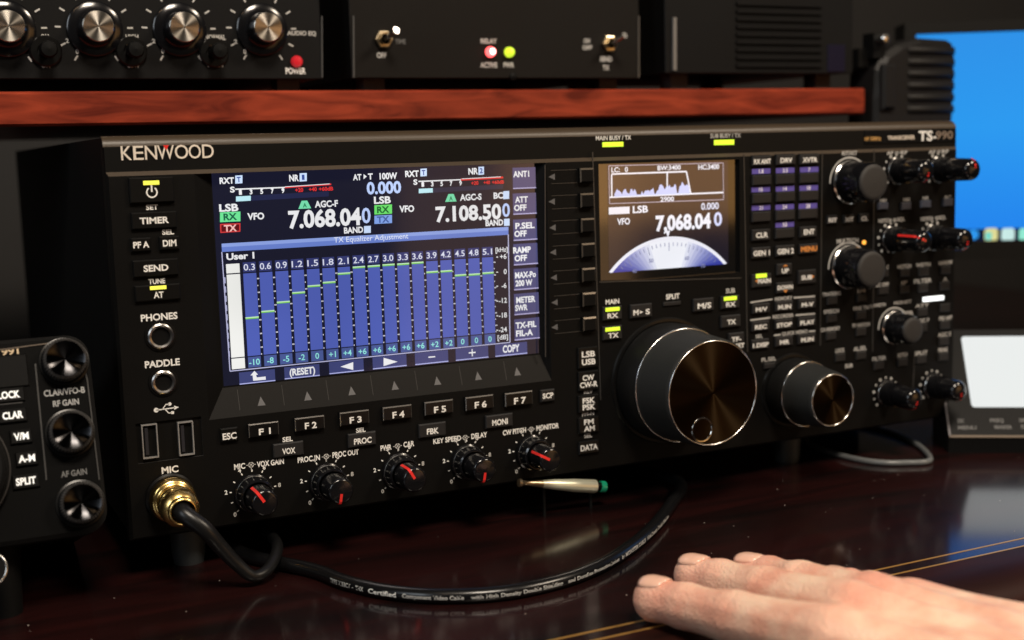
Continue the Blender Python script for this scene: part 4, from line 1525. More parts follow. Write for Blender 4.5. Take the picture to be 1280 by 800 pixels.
for t, px, py, kw, tw in (('LOCK', 11, 493.5, 40, 28), ('CLAR', 16, 519, 36, 26), ('V/M', 26.5, 545.3, 28, 19), ('A-M', 33.5, 573, 28, 21), ('SPLIT', 32.5, 601.3, 34, 25.5)):
    b = MB(LF)
    x, z = LF.at(px, py, -1.2)
    sh, sv = LF.scale(px, py, -1.2)
    b.key(x - kw * sh / 2, x + kw * sh / 2, z - 9 * sv, z + 9 * sv, 1.2, DARK, .4)
    b.tp(t, px, py, 8.4, mat('backlit_legend', (.8, .8, .78), .5, emit=(.9, .92, .9), estr=.45), tw, y=-1.2, bold=.035)
    b.build('key', lr)
for px, py, r in ((80, 452, 8.6), (87.5, 541.5, 8.5), (100.5, 629.5, 8.3)):
    x, z = LF.at(px, py)
    b = MB(LF)
    b.lathe([(r + 1.2, 0), (r + 1.0, -.6), (r + .2, -.8)], x, z, GLOSSK, 48)
    b.lathe([(r, -.6), (r, -5.7), (r - .5, -6.4), (r - 1.2, -6.8)], x, z, RUBBER, 90, flute=.35)
    k = b.build('knob', lr)
    b = MB(LF)
    b.lathe([(r - 1.1, -6.8), (r - 2.0, -6.3), (r * .4, -5.4), (.3, -5.1)], 0, 0, SPUN, 64)
    f = b.build('spun_face', k)
    f.location = (x * MM, 0, z * MM)
x, z = LF.at(-72, 592)
b = MB(LF)
b.lathe([(24, 0), (24, -3), (22.4, -4), (22.0, -8), (20.6, -9), (.01, -9)], x, z, DARK, 120, flute=.15)
k = b.build('tuning_dial', lr)
b = MB(LF)
b.lathe([(23.6, -2.8), (24.0, -3.3), (23.4, -3.8)], x, z, RUBBER, 80)
b.build('dial_skirt', k)
x, z = LF.at(-14, 712)
b = MB(LF)
b.lathe([(6.2 + .5 * math.cos(math.pi * 2 * i / 12), -1.2 + .5 * math.sin(math.pi * 2 * i / 12)) for i in range(13)], x, z, CHROME, 48)
b.lathe([(6.6, 0), (6.4, -1.2)], x, z, SATIN, 48)
b.lathe([(5.7, -1.0), (.01, -.9)], x, z, DARK, 40)
b.build('jack', lr)
# front feet reach the desk (world upright)
for fx in (xr_ - 40, lft + 40):
    b = MB(LF)
    m_ = LF.matrix().inverted()
    wp0 = LF.O + LF.U * fx + LF.N * 16 + LF.V * (bot + 4)
    vs, fs = [], []
    n = 20
    for zz, r in ((wp0[2], 8), (DESK_Z, 7)):
        for i in range(n):
            a = 2 * math.pi * i / n
            q = m_ @ Vector(((wp0[0] + r * math.cos(a)) * MM, (wp0[1] + r * math.sin(a)) * MM, zz * MM))
            vs.append((q.x / MM, q.y / MM, q.z / MM))
    fs = [(i, (i + 1) % n, n + (i + 1) % n, n + i) for i in range(n)] + [tuple(range(n, 2 * n))]
    b.add(vs, fs, DARK, True)
    b.build('foot', lr)

# ================================================================== ON THE SHELF
DGREY = mat('equip_grey', (0.0062, 0.0062, 0.0064), 0.5, spec=0.12, noise=.2, nscale=1500, rough_var=.05)
DBROWN = mat('equip_brown', (0.0085, 0.0074, 0.0066), 0.5, spec=0.12, noise=.2, nscale=1500, rough_var=.05)
EDGE = mat('equip_edge', (0.12, 0.13, 0.14), 0.3, metal=.6)


def equipment(name, label, cat, px0, px1, pyb, Y, depth, hgt, face, edge_px=None):
    fr = Frame((0, Y, 0))
    x0, x1 = fr.at(px0, pyb)[0], fr.at(px1, pyb)[0]
    zb_ = fr.at((px0 + px1) / 2, pyb)[1]
    fr = Frame((x0, Y, SHELF_T))
    t = thing(name, label, cat, fr)
    b = MB(fr)
    zz = zb_ - SHELF_T
    b.box(0.5, x1 - x0 - .5, 1.2, depth, zz + .6, zz + hgt - .6, SATIN)
    for fx in (16, x1 - x0 - 16):
        for fy in (16, depth - 16):
            b.box(fx - 6, fx + 6, fy - 6, fy + 6, 0, zz + .7, RUBBER)
    b.build('case', t)
    b = MB(fr)
    b.key(0, x1 - x0, zz, zz + hgt, 1.2, face, .5, y=1.2)
    return t, fr, b, x1 - x0, zz


EY = SY + 14
# audio processor, left
t, fr, b, ww, zz = equipment('audio_processor', 'dark grey audio box with silver capped knobs and a red power light on the shelf', 'audio box', -260, 404, 99, EY, 190, 66, DGREY)
for s_, px, py, hp, wp, m in (('ON', 56, 45.6, 5.6, 10, PRINTG), ('OFF', 58, 81.5, 6.5, 13, PRINTG), ('HIGH', 165, 46, 5.6, 16, PRINTG), ('LOW', 167, 81.3, 6.4, 15, PRINTG), ('NORMAL', 269, 46.6, 6, 26, PRINTG),
                              ('RESET', 270, 80.4, 6.6, 21, PRINTG), ('POWER', 369.5, 88.6, 7.2, 25, PRINT), ('10', 16, 64.5, 5.4, 7, PRINTG), ('0', 96.5, 64.5, 5.4, 4, PRINTG), ('10', 127, 64.5, 5, 6, PRINTG),
                              ('0', 203.5, 64, 5.4, 4, PRINTG), ('10', 232.5, 64, 5, 6, PRINTG), ('0', 306, 64.5, 5.2, 4, PRINTG), ('10', 334, 65, 5, 6, PRINTG), ('8', 29.5, 50.5, 5, 4, PRINTG), ('8', 139.5, 51, 5.2, 4, PRINTG),
                              ('2', 84, 51, 5, 4, PRINTG), ('2', 192, 51.5, 5, 4, PRINTG), ('2', 294.5, 52, 5, 4, PRINTG), ('8', 244.5, 51, 5, 4, PRINTG), ('8', 345.5, 52, 5, 4, PRINTG), ('AUDIO EQ', 377, 41.5, 5, 36, PRINTG),
                              ('LF', 146, 60, 5.5, 5, PRINT), ('LF', 250.5, 60, 5.5, 5, PRINT)):
    b.tp(s_, px, py, hp, m, wp, y=0, dy=-.1)
for px, py in ((8, 36), (118, 36), (224, 37), (327, 37)):
    x, z = fr.at(px, py)
    for k in range(11):
        a = math.radians(236 - 29.2 * k)
        b.line((x + 15.5 * math.cos(a), z + 15.5 * math.sin(a)), (x + 18.2 * math.cos(a), z + 18.2 * math.sin(a)), .8, -.1, PRINTG)
b.rib(fr.at(402, 20), fr.at(402.5, 97), .7, .5, EDGE)
b.build('front_panel', t)
for px, py in ((8, 36), (118, 36), (224, 37), (327, 37)):
    x, z = fr.at(px, py)
    b = MB(fr)
    b.lathe([(13.2, 0), (13.2, -1.5), (12.4, -2.2), (9.0, -2.6), (8.4, -3.2), (8.0, -12), (7.3, -12.6)], x, z, KNOBG, 60)
    k = b.build('knob', t)
    b = MB(fr)
    b.lathe([(7.4, -12.5), (6.9, -13.0), (3, -13.05), (.3, -13.05)], 0, 0, SPUNS, 48)
    f = b.build('silver_cap', k)
    f.location = (x * MM, 0, z * MM)
for px, py in ((57, 64), (164, 64.5), (267, 66)):
    x, z = fr.at(px, py)
    b = MB(fr)
    b.lathe([(7.4, 0), (7.4, -1.4), (6.8, -2.0), (4.0, -2.0)], x, z, GLOSSK, 36)
    b.lathe([(3.0, -1.8), (3.0, -5), (3.8, -8), (4.2, -12), (3.4, -14.5), (.01, -15)], x, z, DARK, 24)
    b.build('toggle_switch', t)
x, z = fr.at(370.5, 77)
b = MB(fr)
b.lathe([(3.0, 0), (3.0, -1.5), (2.2, -2.8), (.01, -3.3)], x, z, LEDRD, 24)
b.build('power_light', t)

# control box, middle
t, fr, b, ww, zz = equipment('control_box', 'dark brown control box on the shelf with a glowing red and a green light', 'control box', 440, 800, 98, EY, 170, 64, DBROWN)
for s_, px, py, hp, wp, m in (('TIME', 500.5, 52, 5.6, 13, PRINTD), ('OFF', 477, 69, 6.2, 12, PRINTG), ('RELAY', 611, 51.3, 5.6, 20, PRINTG), ('ACTIVE', 611, 81.3, 6, 21, PRINTG), ('PWR', 636, 81.2, 6, 13, PRINTG),
                              ('ON', 733.5, 51, 5.2, 8, PRINTG), ('OFF', 734, 59.5, 5.2, 12, PRINTG), ('SEND', 757.5, 73.8, 5.8, 15, PRINTG), ('TX', 757.5, 84.5, 5.6, 8, PRINTG)):
    b.tp(s_, px, py, hp, m, wp, y=0, dy=-.1)
b.rib(fr.at(441.5, 20), fr.at(442, 97), .8, .6, EDGE)
b.rib(fr.at(798, 20), fr.at(798, 97), .8, .6, EDGE)
b.build('front_panel', t)
for px, py in ((478.5, 49.5), (760.5, 55)):
    x, z = fr.at(px, py)
    b = MB(fr)
    b.lathe([(5.0, 0), (5.0, -2.2), (4.3, -2.4), (3.0, -2.4), (3.0, -5)], x, z, mat('toggle_brass', (0.60, 0.50, 0.34), 0.28, metal=1.0), 6, smooth=False)
    b.build('toggle_switch', t)
    b = MB(fr)
    path_ = spline([(x, -4, z), (x + .8, -8, z + 1.2), (x + 1.6, -12, z + 2.6), (x + 2.2, -15, z + 3.6)], 5)
    tube(b, [np.array(q) for q in path_], lambda q: 1.1 + .8 * q, CHROME, 14)
    b.build('toggle_lever', t)
for px, py, m in ((612.5, 65, LEDR), (636, 65.4, LEDG)):
    x, z = fr.at(px, py)
    b = MB(fr)
    b.lathe([(2.9, 0), (2.9, -1.0), (2.5, -2.6), (1.5, -3.8), (.01, -4.2)], x, z, m, 24)
    if m is LEDR:
        b.lathe([(1.7, -3.75), (1.0, -4.2), (.01, -4.4)], x, z, LEDRC, 20)
    b.build('indicator_or_highlight', t)
x, z = fr.at(641, 96)
b = MB(fr)
b.lathe([(2.2, 0), (2.2, -1), (1.2, -1.6), (.01, -1.8)], x, z, DARK, 18)
b.build('panel_screw', t)

# slotted unit, right
t, fr, b, ww, zz = equipment('base_unit', 'dark grey unit with a horizontally slotted front at the right end of the shelf', 'radio unit', 832, 1066, 92, EY - 4, 150, 62, DGREY)
b.rib(fr.at(842, 22), fr.at(842, 88), 2.2, 1.6, mat('edge_highlight', (0.22, 0.23, 0.24), 0.35, metal=.5))  # pale rib stands in for the vertical highlight on the left edge
b.build('front_panel', t)
b = MB(fr)
for k in range(9):
    p0_, p1_ = fr.at(920, 86.5 - k * 9.6), fr.at(1026, 86 - k * 9.4)
    b.add([(p0_[0], -.02, p0_[1] - 1.1), (p1_[0], -.02, p1_[1] - 1.1), (p1_[0], -.02, p1_[1] + 1.1), (p0_[0], -.02, p0_[1] + 1.1)], [(0, 1, 2, 3)], DARK)
    b.box(p0_[0], p1_[0], -1.4, 0, (p0_[1] + p1_[1]) / 2 + 1.2, (p0_[1] + p1_[1]) / 2 + 3.0, DGREY)
b.build('front_grille', t)
b = MB(fr)
x, z = fr.at(1045, 80)
b.key(x - 7, x + 7, z - 5, z + 12, .6, mat('dark_window', (0.006, 0.006, 0.02), 0.35, spec=.2), .3)
b.build('window', t)

# ================================================================== HAND MICROPHONE on the radio's lid, beside the shelf end
HY = 104.0
HF = Frame((0, HY, 0))
hx0, hx1 = HF.at(1092, 100)[0], HF.at(1196, 100)[0]
hz1 = HF.at(1150, 47)[1]
hm = thing('hand_microphone', 'black hand microphone with ribbed body hanging beside the shelf end before the blue monitor', 'microphone', Frame((hx0, HY, 158.0)))
HM = Frame((hx0, HY, 158.0))
wx, hz = hx1 - hx0, hz1 - 158.0
MIC = mat('mic_plastic', (0.0095, 0.009, 0.009), 0.45, spec=0.22, noise=.15, nscale=700)
b = MB(HM)
pts = [(2, 0), (wx * .94, 0), (wx * .985, hz * .2), (wx, hz * .55), (wx, hz * .86), (wx * .97, hz * .95), (wx * .90, hz * .985), (wx * .55, hz), (wx * .30, hz * .93), (wx * .14, hz * .84), (wx * .05, hz * .70), (2.2, hz * .4)]
prism(b, pts, 0, 26, MIC, bev=3.0)
b.build('body', hm)
b = MB(HM)
for k in range(6):
    z0 = hz * (.30 + .115 * k)
    x0, x1 = wx * .40, wx * .965
    vs, fs = [], []
    n = 8
    for i in range(n + 1):
        a = math.pi * i / n
        for x, q in ((x0, .25), (x0 + 3, 1), (x1 - 2, 1), (x1, .3)):
            vs.append((x, -2.4 * q * math.sin(a) + .1, z0 + 2.5 * math.cos(a)))
    for i in range(n):
        for j in range(3):
            fs.append((4 * i + j, 4 * i + j + 1, 4 * i + j + 5, 4 * i + j + 4))
    b.add(vs, fs, MIC, True)
b.build('rib', hm)
b = MB(HM)
b.key(wx * .07, wx * .22, hz * .30, hz * .74, 4, MIC, 1.8)
b.build('talk_bar', hm)
b = MB(HM)
b.lathe([(3.2, 2), (3.2, -4), (2.4, -5), (.01, -5.4)], wx * .09, hz * .98, CHROME, 20)
b.box(wx * .02, wx * .16, 2, 12, hz * .80, hz * 1.04, DARK)
b.box(xr - hx0 - 1, wx * .10, 8, 14, hz * .72, hz * .90, DARK)
b.build('hanger_clip', hm)

# ================================================================== MONITOR
a = math.radians(30)
MO = on_y(1225, 286, 132)
MF = Frame(MO, (math.cos(a), -math.sin(a), 0), (0, 0, 1))
mon = thing('monitor', 'computer monitor showing a plain blue desktop behind the right end of the radio', 'monitor', MF)
lx = MF.at(1143, 200)[0]
rx = lx + 420
tz = MF.at(1240, 40)[1]
bz = MF.at(1240, 300.5)[1]
b = MB(MF)
b.box(lx - 8, rx + 8, 1, 30, bz - 13, tz + 8, SATIN)
b.build('back_shell', mon)
b = MB(MF)
BEZ = mat('monitor_bezel', (0.008, 0.0075, 0.007), 0.45, spec=.2)
b.box(lx - 8, lx, -.5, 1, bz - 13, tz + 8, BEZ)
b.box(rx, rx + 8, -.5, 1, bz - 13, tz + 8, BEZ)
b.box(lx, rx, -.5, 1, tz, tz + 8, BEZ)
b.box(lx, rx, -.5, 1, bz - 13, bz, BEZ)
b.build('bezel', mon)


def screen_grad():
    m = bpy.data.materials.new('desktop_blue')
    m.use_nodes = True
    nt = m.node_tree
    p = nt.nodes['Principled BSDF']
    p.inputs['Base Color'].default_value = (.01, .01, .01, 1)
    p.inputs['Roughness'].default_value = .35
    tc = nt.nodes.new('ShaderNodeTexCoord')
    sp = nt.nodes.new('ShaderNodeSeparateXYZ')
    nt.links.new(tc.outputs['Generated'], sp.inputs[0])
    cr = nt.nodes.new('ShaderNodeValToRGB')
    cr.color_ramp.elements[0].color = (0.004, 0.215, 0.84, 1)
    cr.color_ramp.elements[1].color = (0.008, 0.270, 0.80, 1)
    e = cr.color_ramp.elements.new(.55)
    e.color = (0.010, 0.310, 0.86, 1)
    nt.links.new(sp.outputs[2], cr.inputs[0])
    nt.links.new(cr.outputs[0], p.inputs['Emission Color'])
    p.inputs['Emission Strength'].default_value = 1.0
    return m


b = MB(MF)
b.rect(lx, rx, MF.at(1240, 286)[1], tz, .2, screen_grad())
b.rect(lx, rx, bz, MF.at(1240, 286)[1], .2, scr((6, 22, 52)))
so = b.build('screen', mon)
for px, cl in ((1217, (44, 150, 235)), (1239, (225, 220, 150)), (1260, (205, 240, 235)), (1282, (150, 240, 215)), (1304, (240, 240, 240))):
    b = MB(MF)
    x, z = MF.at(px, 293.3)
    r = 4.6 if px != 1217 else 3.6
    b.poly(rrect(x - r, x + r, z - r, z + r, r * .5 if px != 1217 else r * .98, 4), .1, scr(cl))
    if px == 1239:
        b.poly(rrect(x - r * .9, x + r * .1, z - r * .8, z + r * .4, 1, 3), .05, scr((120, 215, 200)))
    b.build('screen_icon', so)
b = MB(MF)
b.box(lx + 180, lx + 240, 10, 40, DESK_Z - MO[2] + 6, bz - 10, SATIN)
b.box(lx + 120, lx + 300, -40, 80, DESK_Z - MO[2], DESK_Z - MO[2] + 8, SATIN)
b.build('stand', mon)

# ================================================================== TABLET-LIKE DEVICE, LOWER RIGHT
ya, ta = math.radians(34), math.radians(42)
U = np.array([math.cos(ya), -math.sin(ya), 0])
B = np.array([math.sin(ya), math.cos(ya), 0.])
V = math.cos(ta) * np.array([0, 0, 1.]) + math.sin(ta) * B
DO = on_z(1240, 572, DESK_Z)
DF = Frame(DO, U, V)
dev = thing('desk_display', 'low tilted console with a glowing white screen and labelled keys at the lower right', 'console', DF)
xl = DF.at(1186, 545)[0]
x1_ = xl + 150
zlip = DF.at(1235, 547)[1]
ztop = DF.at(1235, 412)[1]
b = MB(DF)
DEVM = mat('device_black', (0.006, 0.006, 0.006), 0.5, spec=0.15)
# wedge: sloped face, upright front, back and sides down to the desk
m_ = DF.matrix()


def desk_pt(x, z, back=0.0):
    """the point straight below local (x, 0, z) on the desk, in local coordinates"""
    wpt = DF.O + DF.U * x + DF.V * z + B * back
    wpt[2] = DESK_Z
    q = wpt - DF.O
    return (q @ DF.U, q @ DF.N, q @ DF.V)


f0, f1, f2, f3 = (xl, 0, zlip), (x1_, 0, zlip), (x1_, 0, ztop), (xl, 0, ztop)
g0_, g1_, g2_, g3_ = desk_pt(xl, zlip, 2), desk_pt(x1_, zlip, 2), desk_pt(x1_, ztop), desk_pt(xl, ztop)
b.add([f0, f1, f2, f3, g0_, g1_, g2_, g3_], [(0, 1, 2, 3), (0, 1, 5, 4), (1, 2, 6, 5), (2, 3, 7, 6), (3, 0, 4, 7), (4, 5, 6, 7)], DEVM)
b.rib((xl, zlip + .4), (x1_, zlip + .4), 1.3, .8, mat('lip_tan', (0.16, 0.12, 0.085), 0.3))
b.rib((xl + .5, zlip), (xl + .5, ztop), 1.0, .8, mat('side_lit_grey', (0.15, 0.14, 0.15), 0.35))  # grey rib stands in for light on the case's left side
for s1, px, py, wp in (('ESC', 1201, 526, 8), ('MENU', 1209, 534.6, 23), ('FREQ', 1246, 525.6, 17), ('MARKER', 1254, 534, 22), ('SPAN', 1284, 525.4, 20), ('SWEEP', 1288, 533.6, 24)):
    b.tp(s1, px, py, 4.2, PRINTD, wp, y=0, dy=-.1)
b.build('case', dev)
b = MB(DF)
sx0 = DF.at(1196.5, 421)[0]
sx0b = DF.at(1219, 508)[0]
sx0 = (sx0 + sx0b) / 2
sz0, sz1 = DF.at(1250, 509.3)[1], DF.at(1250, 420.6)[1]
b.poly(rrect(sx0, sx0 + 118, sz0, sz1, 2.0, 4), -.25, mat('white_screen', (.02, .02, .02), .2, emit=(.80, .83, .82), estr=1.0))
b.build('screen', dev)

# ------------------------------------------------------------------ dust on the desk
b = MB()
random.seed(21)
for k in range(70):
    x, y = random.uniform(-80, 480), random.uniform(-135, -5)
    r = random.uniform(.12, .42)
    n_ = 5
    vs = [(x + r * math.cos(2 * math.pi * i / n_), y + r * .7 * math.sin(2 * math.pi * i / n_), DESK_Z + .02) for i in range(n_)] + [(x, y, DESK_Z + r * .7)]
    b.add(vs, [(i, (i + 1) % n_, n_) for i in range(n_)], mat('dust_grey', (.28, .24, .21), .8))
tag(b.build('dust'), kind='stuff')

# ================================================================== HAND
def hand():
    Zp = lambda px, py, h: on_z(px, py, DESK_Z + h)
    fingers = {
        'index': [(Zp(820, 749.5, 8.8), 9.0), (Zp(857, 758, 9.4), 9.1), (Zp(918, 772, 11.5), 10.0), (Zp(1040, 798, 17), 11.6)],
        'middle': [(Zp(869, 720.5, 8.7), 8.9), (Zp(900, 727, 9.4), 9.1), (Zp(956, 740, 12), 10.0), (Zp(1065, 766, 17), 11.8)],
        'ring': [(Zp(938, 717, 8.2), 8.3), (Zp(961, 721, 8.9), 8.5), (Zp(1000, 731, 11.5), 9.5), (Zp(1092, 753, 16), 11.0)],
        'little': [(Zp(1044, 729, 6.8), 6.8), (Zp(1061, 733, 8), 7.2), (Zp(1088, 740, 9.5), 8.2), (Zp(1140, 757, 14), 10.0)],
    }
    balls = []

    def chain(js, step=1.6):
        for (p, r), (q, s_) in zip(js[:-1], js[1:]):
            L_ = np.linalg.norm(q - p)
            n_ = max(2, int(L_ / step))
            for i in range(n_ + 1):
                t_ = i / n_
                k_ = t_
                # slight waist between joints
                rr = r * (1 - k_) + s_ * k_ - 0.75 * math.sin(math.pi * t_)
                balls.append((p * (1 - t_) + q * t_, rr))
    for js in fingers.values():
        chain(js)
    mcp = [fingers[k][3][0] for k in ('index', 'middle', 'ring', 'little')]
    mid = (mcp[1] + mcp[2]) / 2
    back = np.array([0.30, -0.90, -0.07])
    back /= np.linalg.norm(back)
    lat = np.array([1.0, 0.30, .10])
    lat /= np.linalg.norm(lat)
    wrist = mid + back * 84
    rr = [11.5, 11.8, 11.2, 10.2]
    wp = [wrist - lat * 17, wrist - lat * 6, wrist + lat * 6, wrist + lat * 17]
    for i in range(4):
        chain([(mcp[i], rr[i]), ((mcp[i] + wp[i]) / 2 + np.array([0, 0, -1.5]), 13.2), (wp[i], 13.5)], 2.2)
    for i in range(3):
        chain([((mcp[i] + mcp[i + 1]) / 2 - np.array([0, 0, 1.5]), 9.5), ((mcp[i] + mcp[i + 1] + wp[i] + wp[i + 1]) / 4 - np.array([0, 0, 2.0]), 13), ((wp[i] + wp[i + 1]) / 2, 13.5)], 2.2)
    arm = wrist + back * 150 + np.array([30, 0, -42])
    for i in (-1, 0, 1):
        chain([(wrist + lat * 13 * i, 15.5), (wrist + (arm - wrist) * .35 + lat * 16 * i, 18), (arm + lat * 22 * i, 25)], 3)
    # thumb leaves the side of the palm near its base
    tb = wp[0] * .75 + mcp[0] * .25 - lat * 6 + np.array([0, 0, -6])
    t1 = mcp[0] * .55 + wp[0] * .45 - lat * 30 + np.array([0, 0, -10])
    t2 = mcp[0] * .9 + wp[0] * .1 - lat * 36 + np.array([-2, 4, -13])
    t3 = t2 + (t2 - t1) * .75 + np.array([2, 0, -1])
    for q in (t1, t2, t3):
        q[2] = max(q[2], DESK_Z + 9) if q[1] > -180 else q[2]
    chain([(tb, 14), (t1, 11.5), (t2, 9.8), (t3, 8.4)], 2)
    bm = bmesh.new()
    ico = bmesh.new()
    bmesh.ops.create_icosphere(ico, subdivisions=2, radius=1)
    iv = [np.array(v.co) for v in ico.verts]
    ifs = [tuple(v.index for v in f.verts) for f in ico.faces]
    ico.free()
    vs, fs = [], []
    for p, r in balls:
        o_ = len(vs)
        vs += [tuple((p + v * r) * MM) for v in iv]
        fs += [tuple(i + o_ for i in f) for f in ifs]
    me = bpy.data.meshes.new('person')
    me.from_pydata(vs, [], fs)
    ob = bpy.data.objects.new('person', me)
    COL.objects.link(ob)
    md = ob.modifiers.new('remesh', 'REMESH')
    md.mode = 'VOXEL'
    md.voxel_size = 0.00075
    sm_ = ob.modifiers.new('smooth', 'SMOOTH')
    sm_.iterations = 16
    sm_.factor = .5
    dg = bpy.context.evaluated_depsgraph_get()
    me2 = bpy.data.meshes.new_from_object(ob.evaluated_get(dg))
    ob.modifiers.clear()
    ob.data = me2
    bpy.data.meshes.remove(me)
    # creases across the backs of the finger joints, faint tendons, flushed joints and tips
    co = np.empty(len(me2.vertices) * 3)
    me2.vertices.foreach_get('co', co)
    co = co.reshape(-1, 3) / MM
    nr = np.empty(len(me2.vertices) * 3)
    me2.vertices.foreach_get('normal', nr)
    nr = nr.reshape(-1, 3)
    off = np.zeros(len(co))
    flush = np.zeros(len(co))
    rng = np.random.default_rng(5)
    for js in fingers.values():
        for k_, (amp, lines) in ((1, (.26, (-1.7, 0.0, 1.5))), (2, (.42, (-3.4, -1.6, 0.2, 2.0, 3.6)))):
            p_, r_ = js[k_]
            ax = js[k_ - 1][0] - js[k_ + 1][0]
            ax = ax / np.linalg.norm(ax)
            dv = co - p_
            s_ = dv @ ax
            near = np.exp(-(np.linalg.norm(dv, axis=1) / (r_ * 1.25)) ** 4)
            dors = np.clip(nr[:, 2] * 1.4 - .15, 0, 1)
            lat_ = dv @ np.cross(ax, [0, 0, 1.])
            for l_ in lines:
                bend = .035 * lat_ ** 2 * (1 if l_ >= 0 else -1) * .5 + .5 * np.sin(lat_ * .9 + l_ * 3)
                off -= amp * np.exp(-((s_ - l_ - bend * .5) / .52) ** 2) * near * dors * (.7 + .3 * math.sin(l_ * 5))
            off += .5 * np.exp(-(s_ / 4.5) ** 2) * near * dors
            flush += .55 * np.exp(-(np.linalg.norm(dv, axis=1) / (r_ * 1.2)) ** 2)
        tp_, tr_ = js[0]
        flush += .8 * np.exp(-(np.linalg.norm(co - tp_, axis=1) / (tr_ * 1.5)) ** 2)
        kp_, kr_ = js[3]
        flush += .5 * np.exp(-(np.linalg.norm(co - kp_ - np.array([0, 0, 8.]), axis=1) / 12) ** 2)
        # extensor tendon from the knuckle towards the wrist
        a_, b_ = kp_, wrist * .8 + kp_ * .2
        ab = b_ - a_
        t_ = np.clip(((co - a_) @ ab) / (ab @ ab), 0, 1)
        dd = np.linalg.norm((co - a_ - t_[:, None] * ab)[:, :2], axis=1)
        off += .95 * np.exp(-(dd / 2.2) ** 2) * np.clip(nr[:, 2], 0, 1) * np.clip(t_ * 4, 0, 1) * (1 - t_)
    co = (co + nr * off[:, None]) * MM
    me2.vertices.foreach_set('co', co.ravel())
    at_ = me2.attributes.new('flush', 'FLOAT', 'POINT')
    at_.data.foreach_set('value', np.clip(flush, 0, 1))
    me2.update()
    return ob, fingers, lat


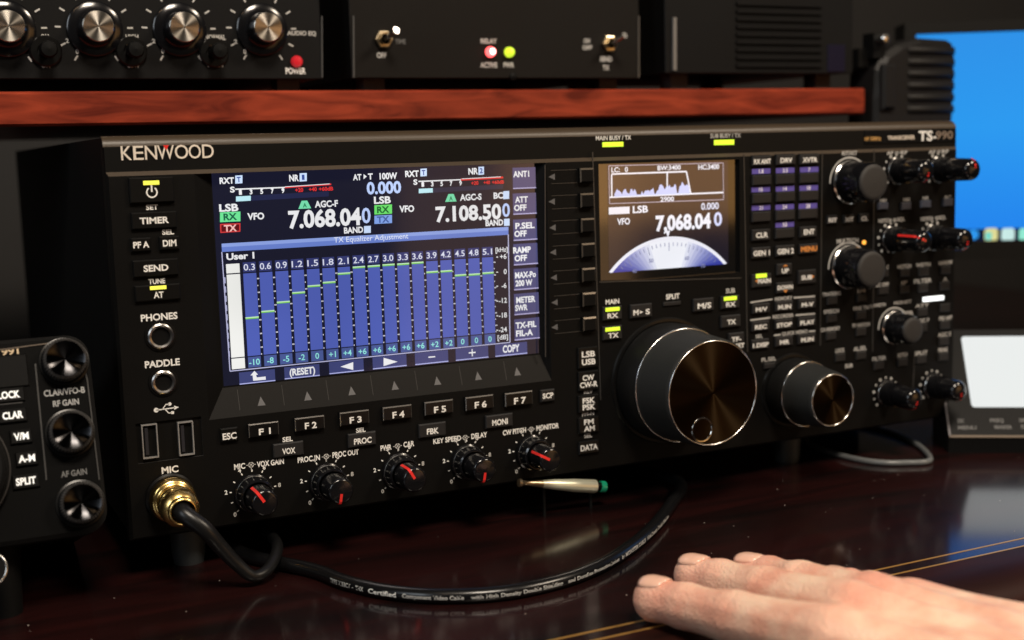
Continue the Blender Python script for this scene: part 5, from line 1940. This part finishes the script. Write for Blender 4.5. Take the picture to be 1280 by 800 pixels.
def skin_mat():
    m = bpy.data.materials.new('skin')
    m.use_nodes = True
    nt = m.node_tree
    p = nt.nodes['Principled BSDF']
    tc = nt.nodes.new('ShaderNodeTexCoord')
    n1 = nt.nodes.new('ShaderNodeTexNoise')
    n1.inputs['Scale'].default_value = 70
    n1.inputs['Detail'].default_value = 6
    nt.links.new(tc.outputs['Object'], n1.inputs['Vector'])
    cr = nt.nodes.new('ShaderNodeValToRGB')
    cr.color_ramp.elements[0].position = .35
    cr.color_ramp.elements[0].color = (0.74, 0.38, 0.27, 1)
    cr.color_ramp.elements[1].position = .65
    cr.color_ramp.elements[1].color = (0.86, 0.62, 0.46, 1)
    nt.links.new(n1.outputs[0], cr.inputs[0])
    fl = nt.nodes.new('ShaderNodeAttribute')
    fl.attribute_name = 'flush'
    mx = nt.nodes.new('ShaderNodeMix')
    mx.data_type = 'RGBA'
    mx.inputs['B'].default_value = (0.74, 0.33, 0.25, 1)
    nt.links.new(cr.outputs[0], mx.inputs['A'])
    ml = nt.nodes.new('ShaderNodeMath')
    ml.operation = 'MULTIPLY'
    ml.inputs[1].default_value = .7
    nt.links.new(fl.outputs['Fac'], ml.inputs[0])
    nt.links.new(ml.outputs[0], mx.inputs['Factor'])
    nt.links.new(mx.outputs['Result'], p.inputs['Base Color'])
    p.inputs['Roughness'].default_value = .48
    p.inputs['Specular IOR Level'].default_value = .35
    p.inputs['Subsurface Weight'].default_value = .14
    p.inputs['Subsurface Radius'].default_value = (1.0, .35, .18)
    p.inputs['Subsurface Scale'].default_value = .004
    n2 = nt.nodes.new('ShaderNodeTexNoise')
    n2.inputs['Scale'].default_value = 420
    n2.inputs['Detail'].default_value = 5
    nt.links.new(tc.outputs['Object'], n2.inputs['Vector'])
    v = nt.nodes.new('ShaderNodeTexVoronoi')
    v.inputs['Scale'].default_value = 900
    nt.links.new(tc.outputs['Object'], v.inputs['Vector'])
    ad = nt.nodes.new('ShaderNodeMath')
    ad.operation = 'ADD'
    nt.links.new(n2.outputs[0], ad.inputs[0])
    nt.links.new(v.outputs[0], ad.inputs[1])
    bp = nt.nodes.new('ShaderNodeBump')
    bp.inputs['Strength'].default_value = .4
    bp.inputs['Distance'].default_value = .0006
    nt.links.new(ad.outputs[0], bp.inputs['Height'])
    nt.links.new(bp.outputs[0], p.inputs['Normal'])
    return m


hand_o, fingers, lat = hand()
tag(hand_o, "person's bare right hand resting flat with fingers spread on the desk edge", 'person')
hand_o.data.materials.append(skin_mat())
for p in hand_o.data.polygons:
    p.use_smooth = True
NAIL = mat('nail', (0.78, 0.47, 0.35), 0.26, coat=.3)
for nm in ('index', 'middle', 'ring', 'little'):
    (tip, r0), (dip, r1) = fingers[nm][0], fingers[nm][1]
    ax = tip - dip
    ax /= np.linalg.norm(ax)
    up = np.array([0, 0, 1.]) - ax * ax[2]
    up /= np.linalg.norm(up)
    sd = np.cross(ax, up)
    vs, fs = [], []
    nu, nv = 10, 8
    for i in range(nu + 1):
        for j in range(nv + 1):
            u_ = -1 + 2 * i / nu          # across
            v_ = j / nv                    # along, base to free edge
            wdt = .74 * (1 - .25 * (1 - v_) ** 3) * (1 - .10 * v_ ** 6)
            ang = u_ * wdt * 1.05
            rr = r0 * (1.0 - .03 * abs(u_) ** 4) - .25 - (.9 * max(0, .25 - v_) * 4 * .5)
            along_ = (-6.0 + 11.5 * v_ - 1.4 * u_ * u_ * (1 if v_ > .5 else -1) * abs(v_ - .5) * 2)
            # follow the rounded tip
            base = tip + ax * along_
            drop = 0.0
            if along_ > 1.0:
                drop = r0 * .99 - math.sqrt(max(0.0, (r0 * .99) ** 2 - (along_ - 1.0) ** 2))
            pnt = base + (math.sin(ang) * sd + math.cos(ang) * up) * (rr - drop * .75)
            vs.append(tuple(pnt * MM))
    for i in range(nu):
        for j in range(nv):
            k = i * (nv + 1) + j
            fs.append((k, k + 1, k + nv + 2, k + nv + 1))
    me = bpy.data.meshes.new('fingernail')
    me.from_pydata(vs, [], fs)
    me.materials.append(NAIL)
    for p in me.polygons:
        p.use_smooth = True
    o = bpy.data.objects.new('fingernail', me)
    COL.objects.link(o)
    o.parent = hand_o
    sol = o.modifiers.new('thickness', 'SOLIDIFY')
    sol.thickness = .0005
    sol.offset = 0
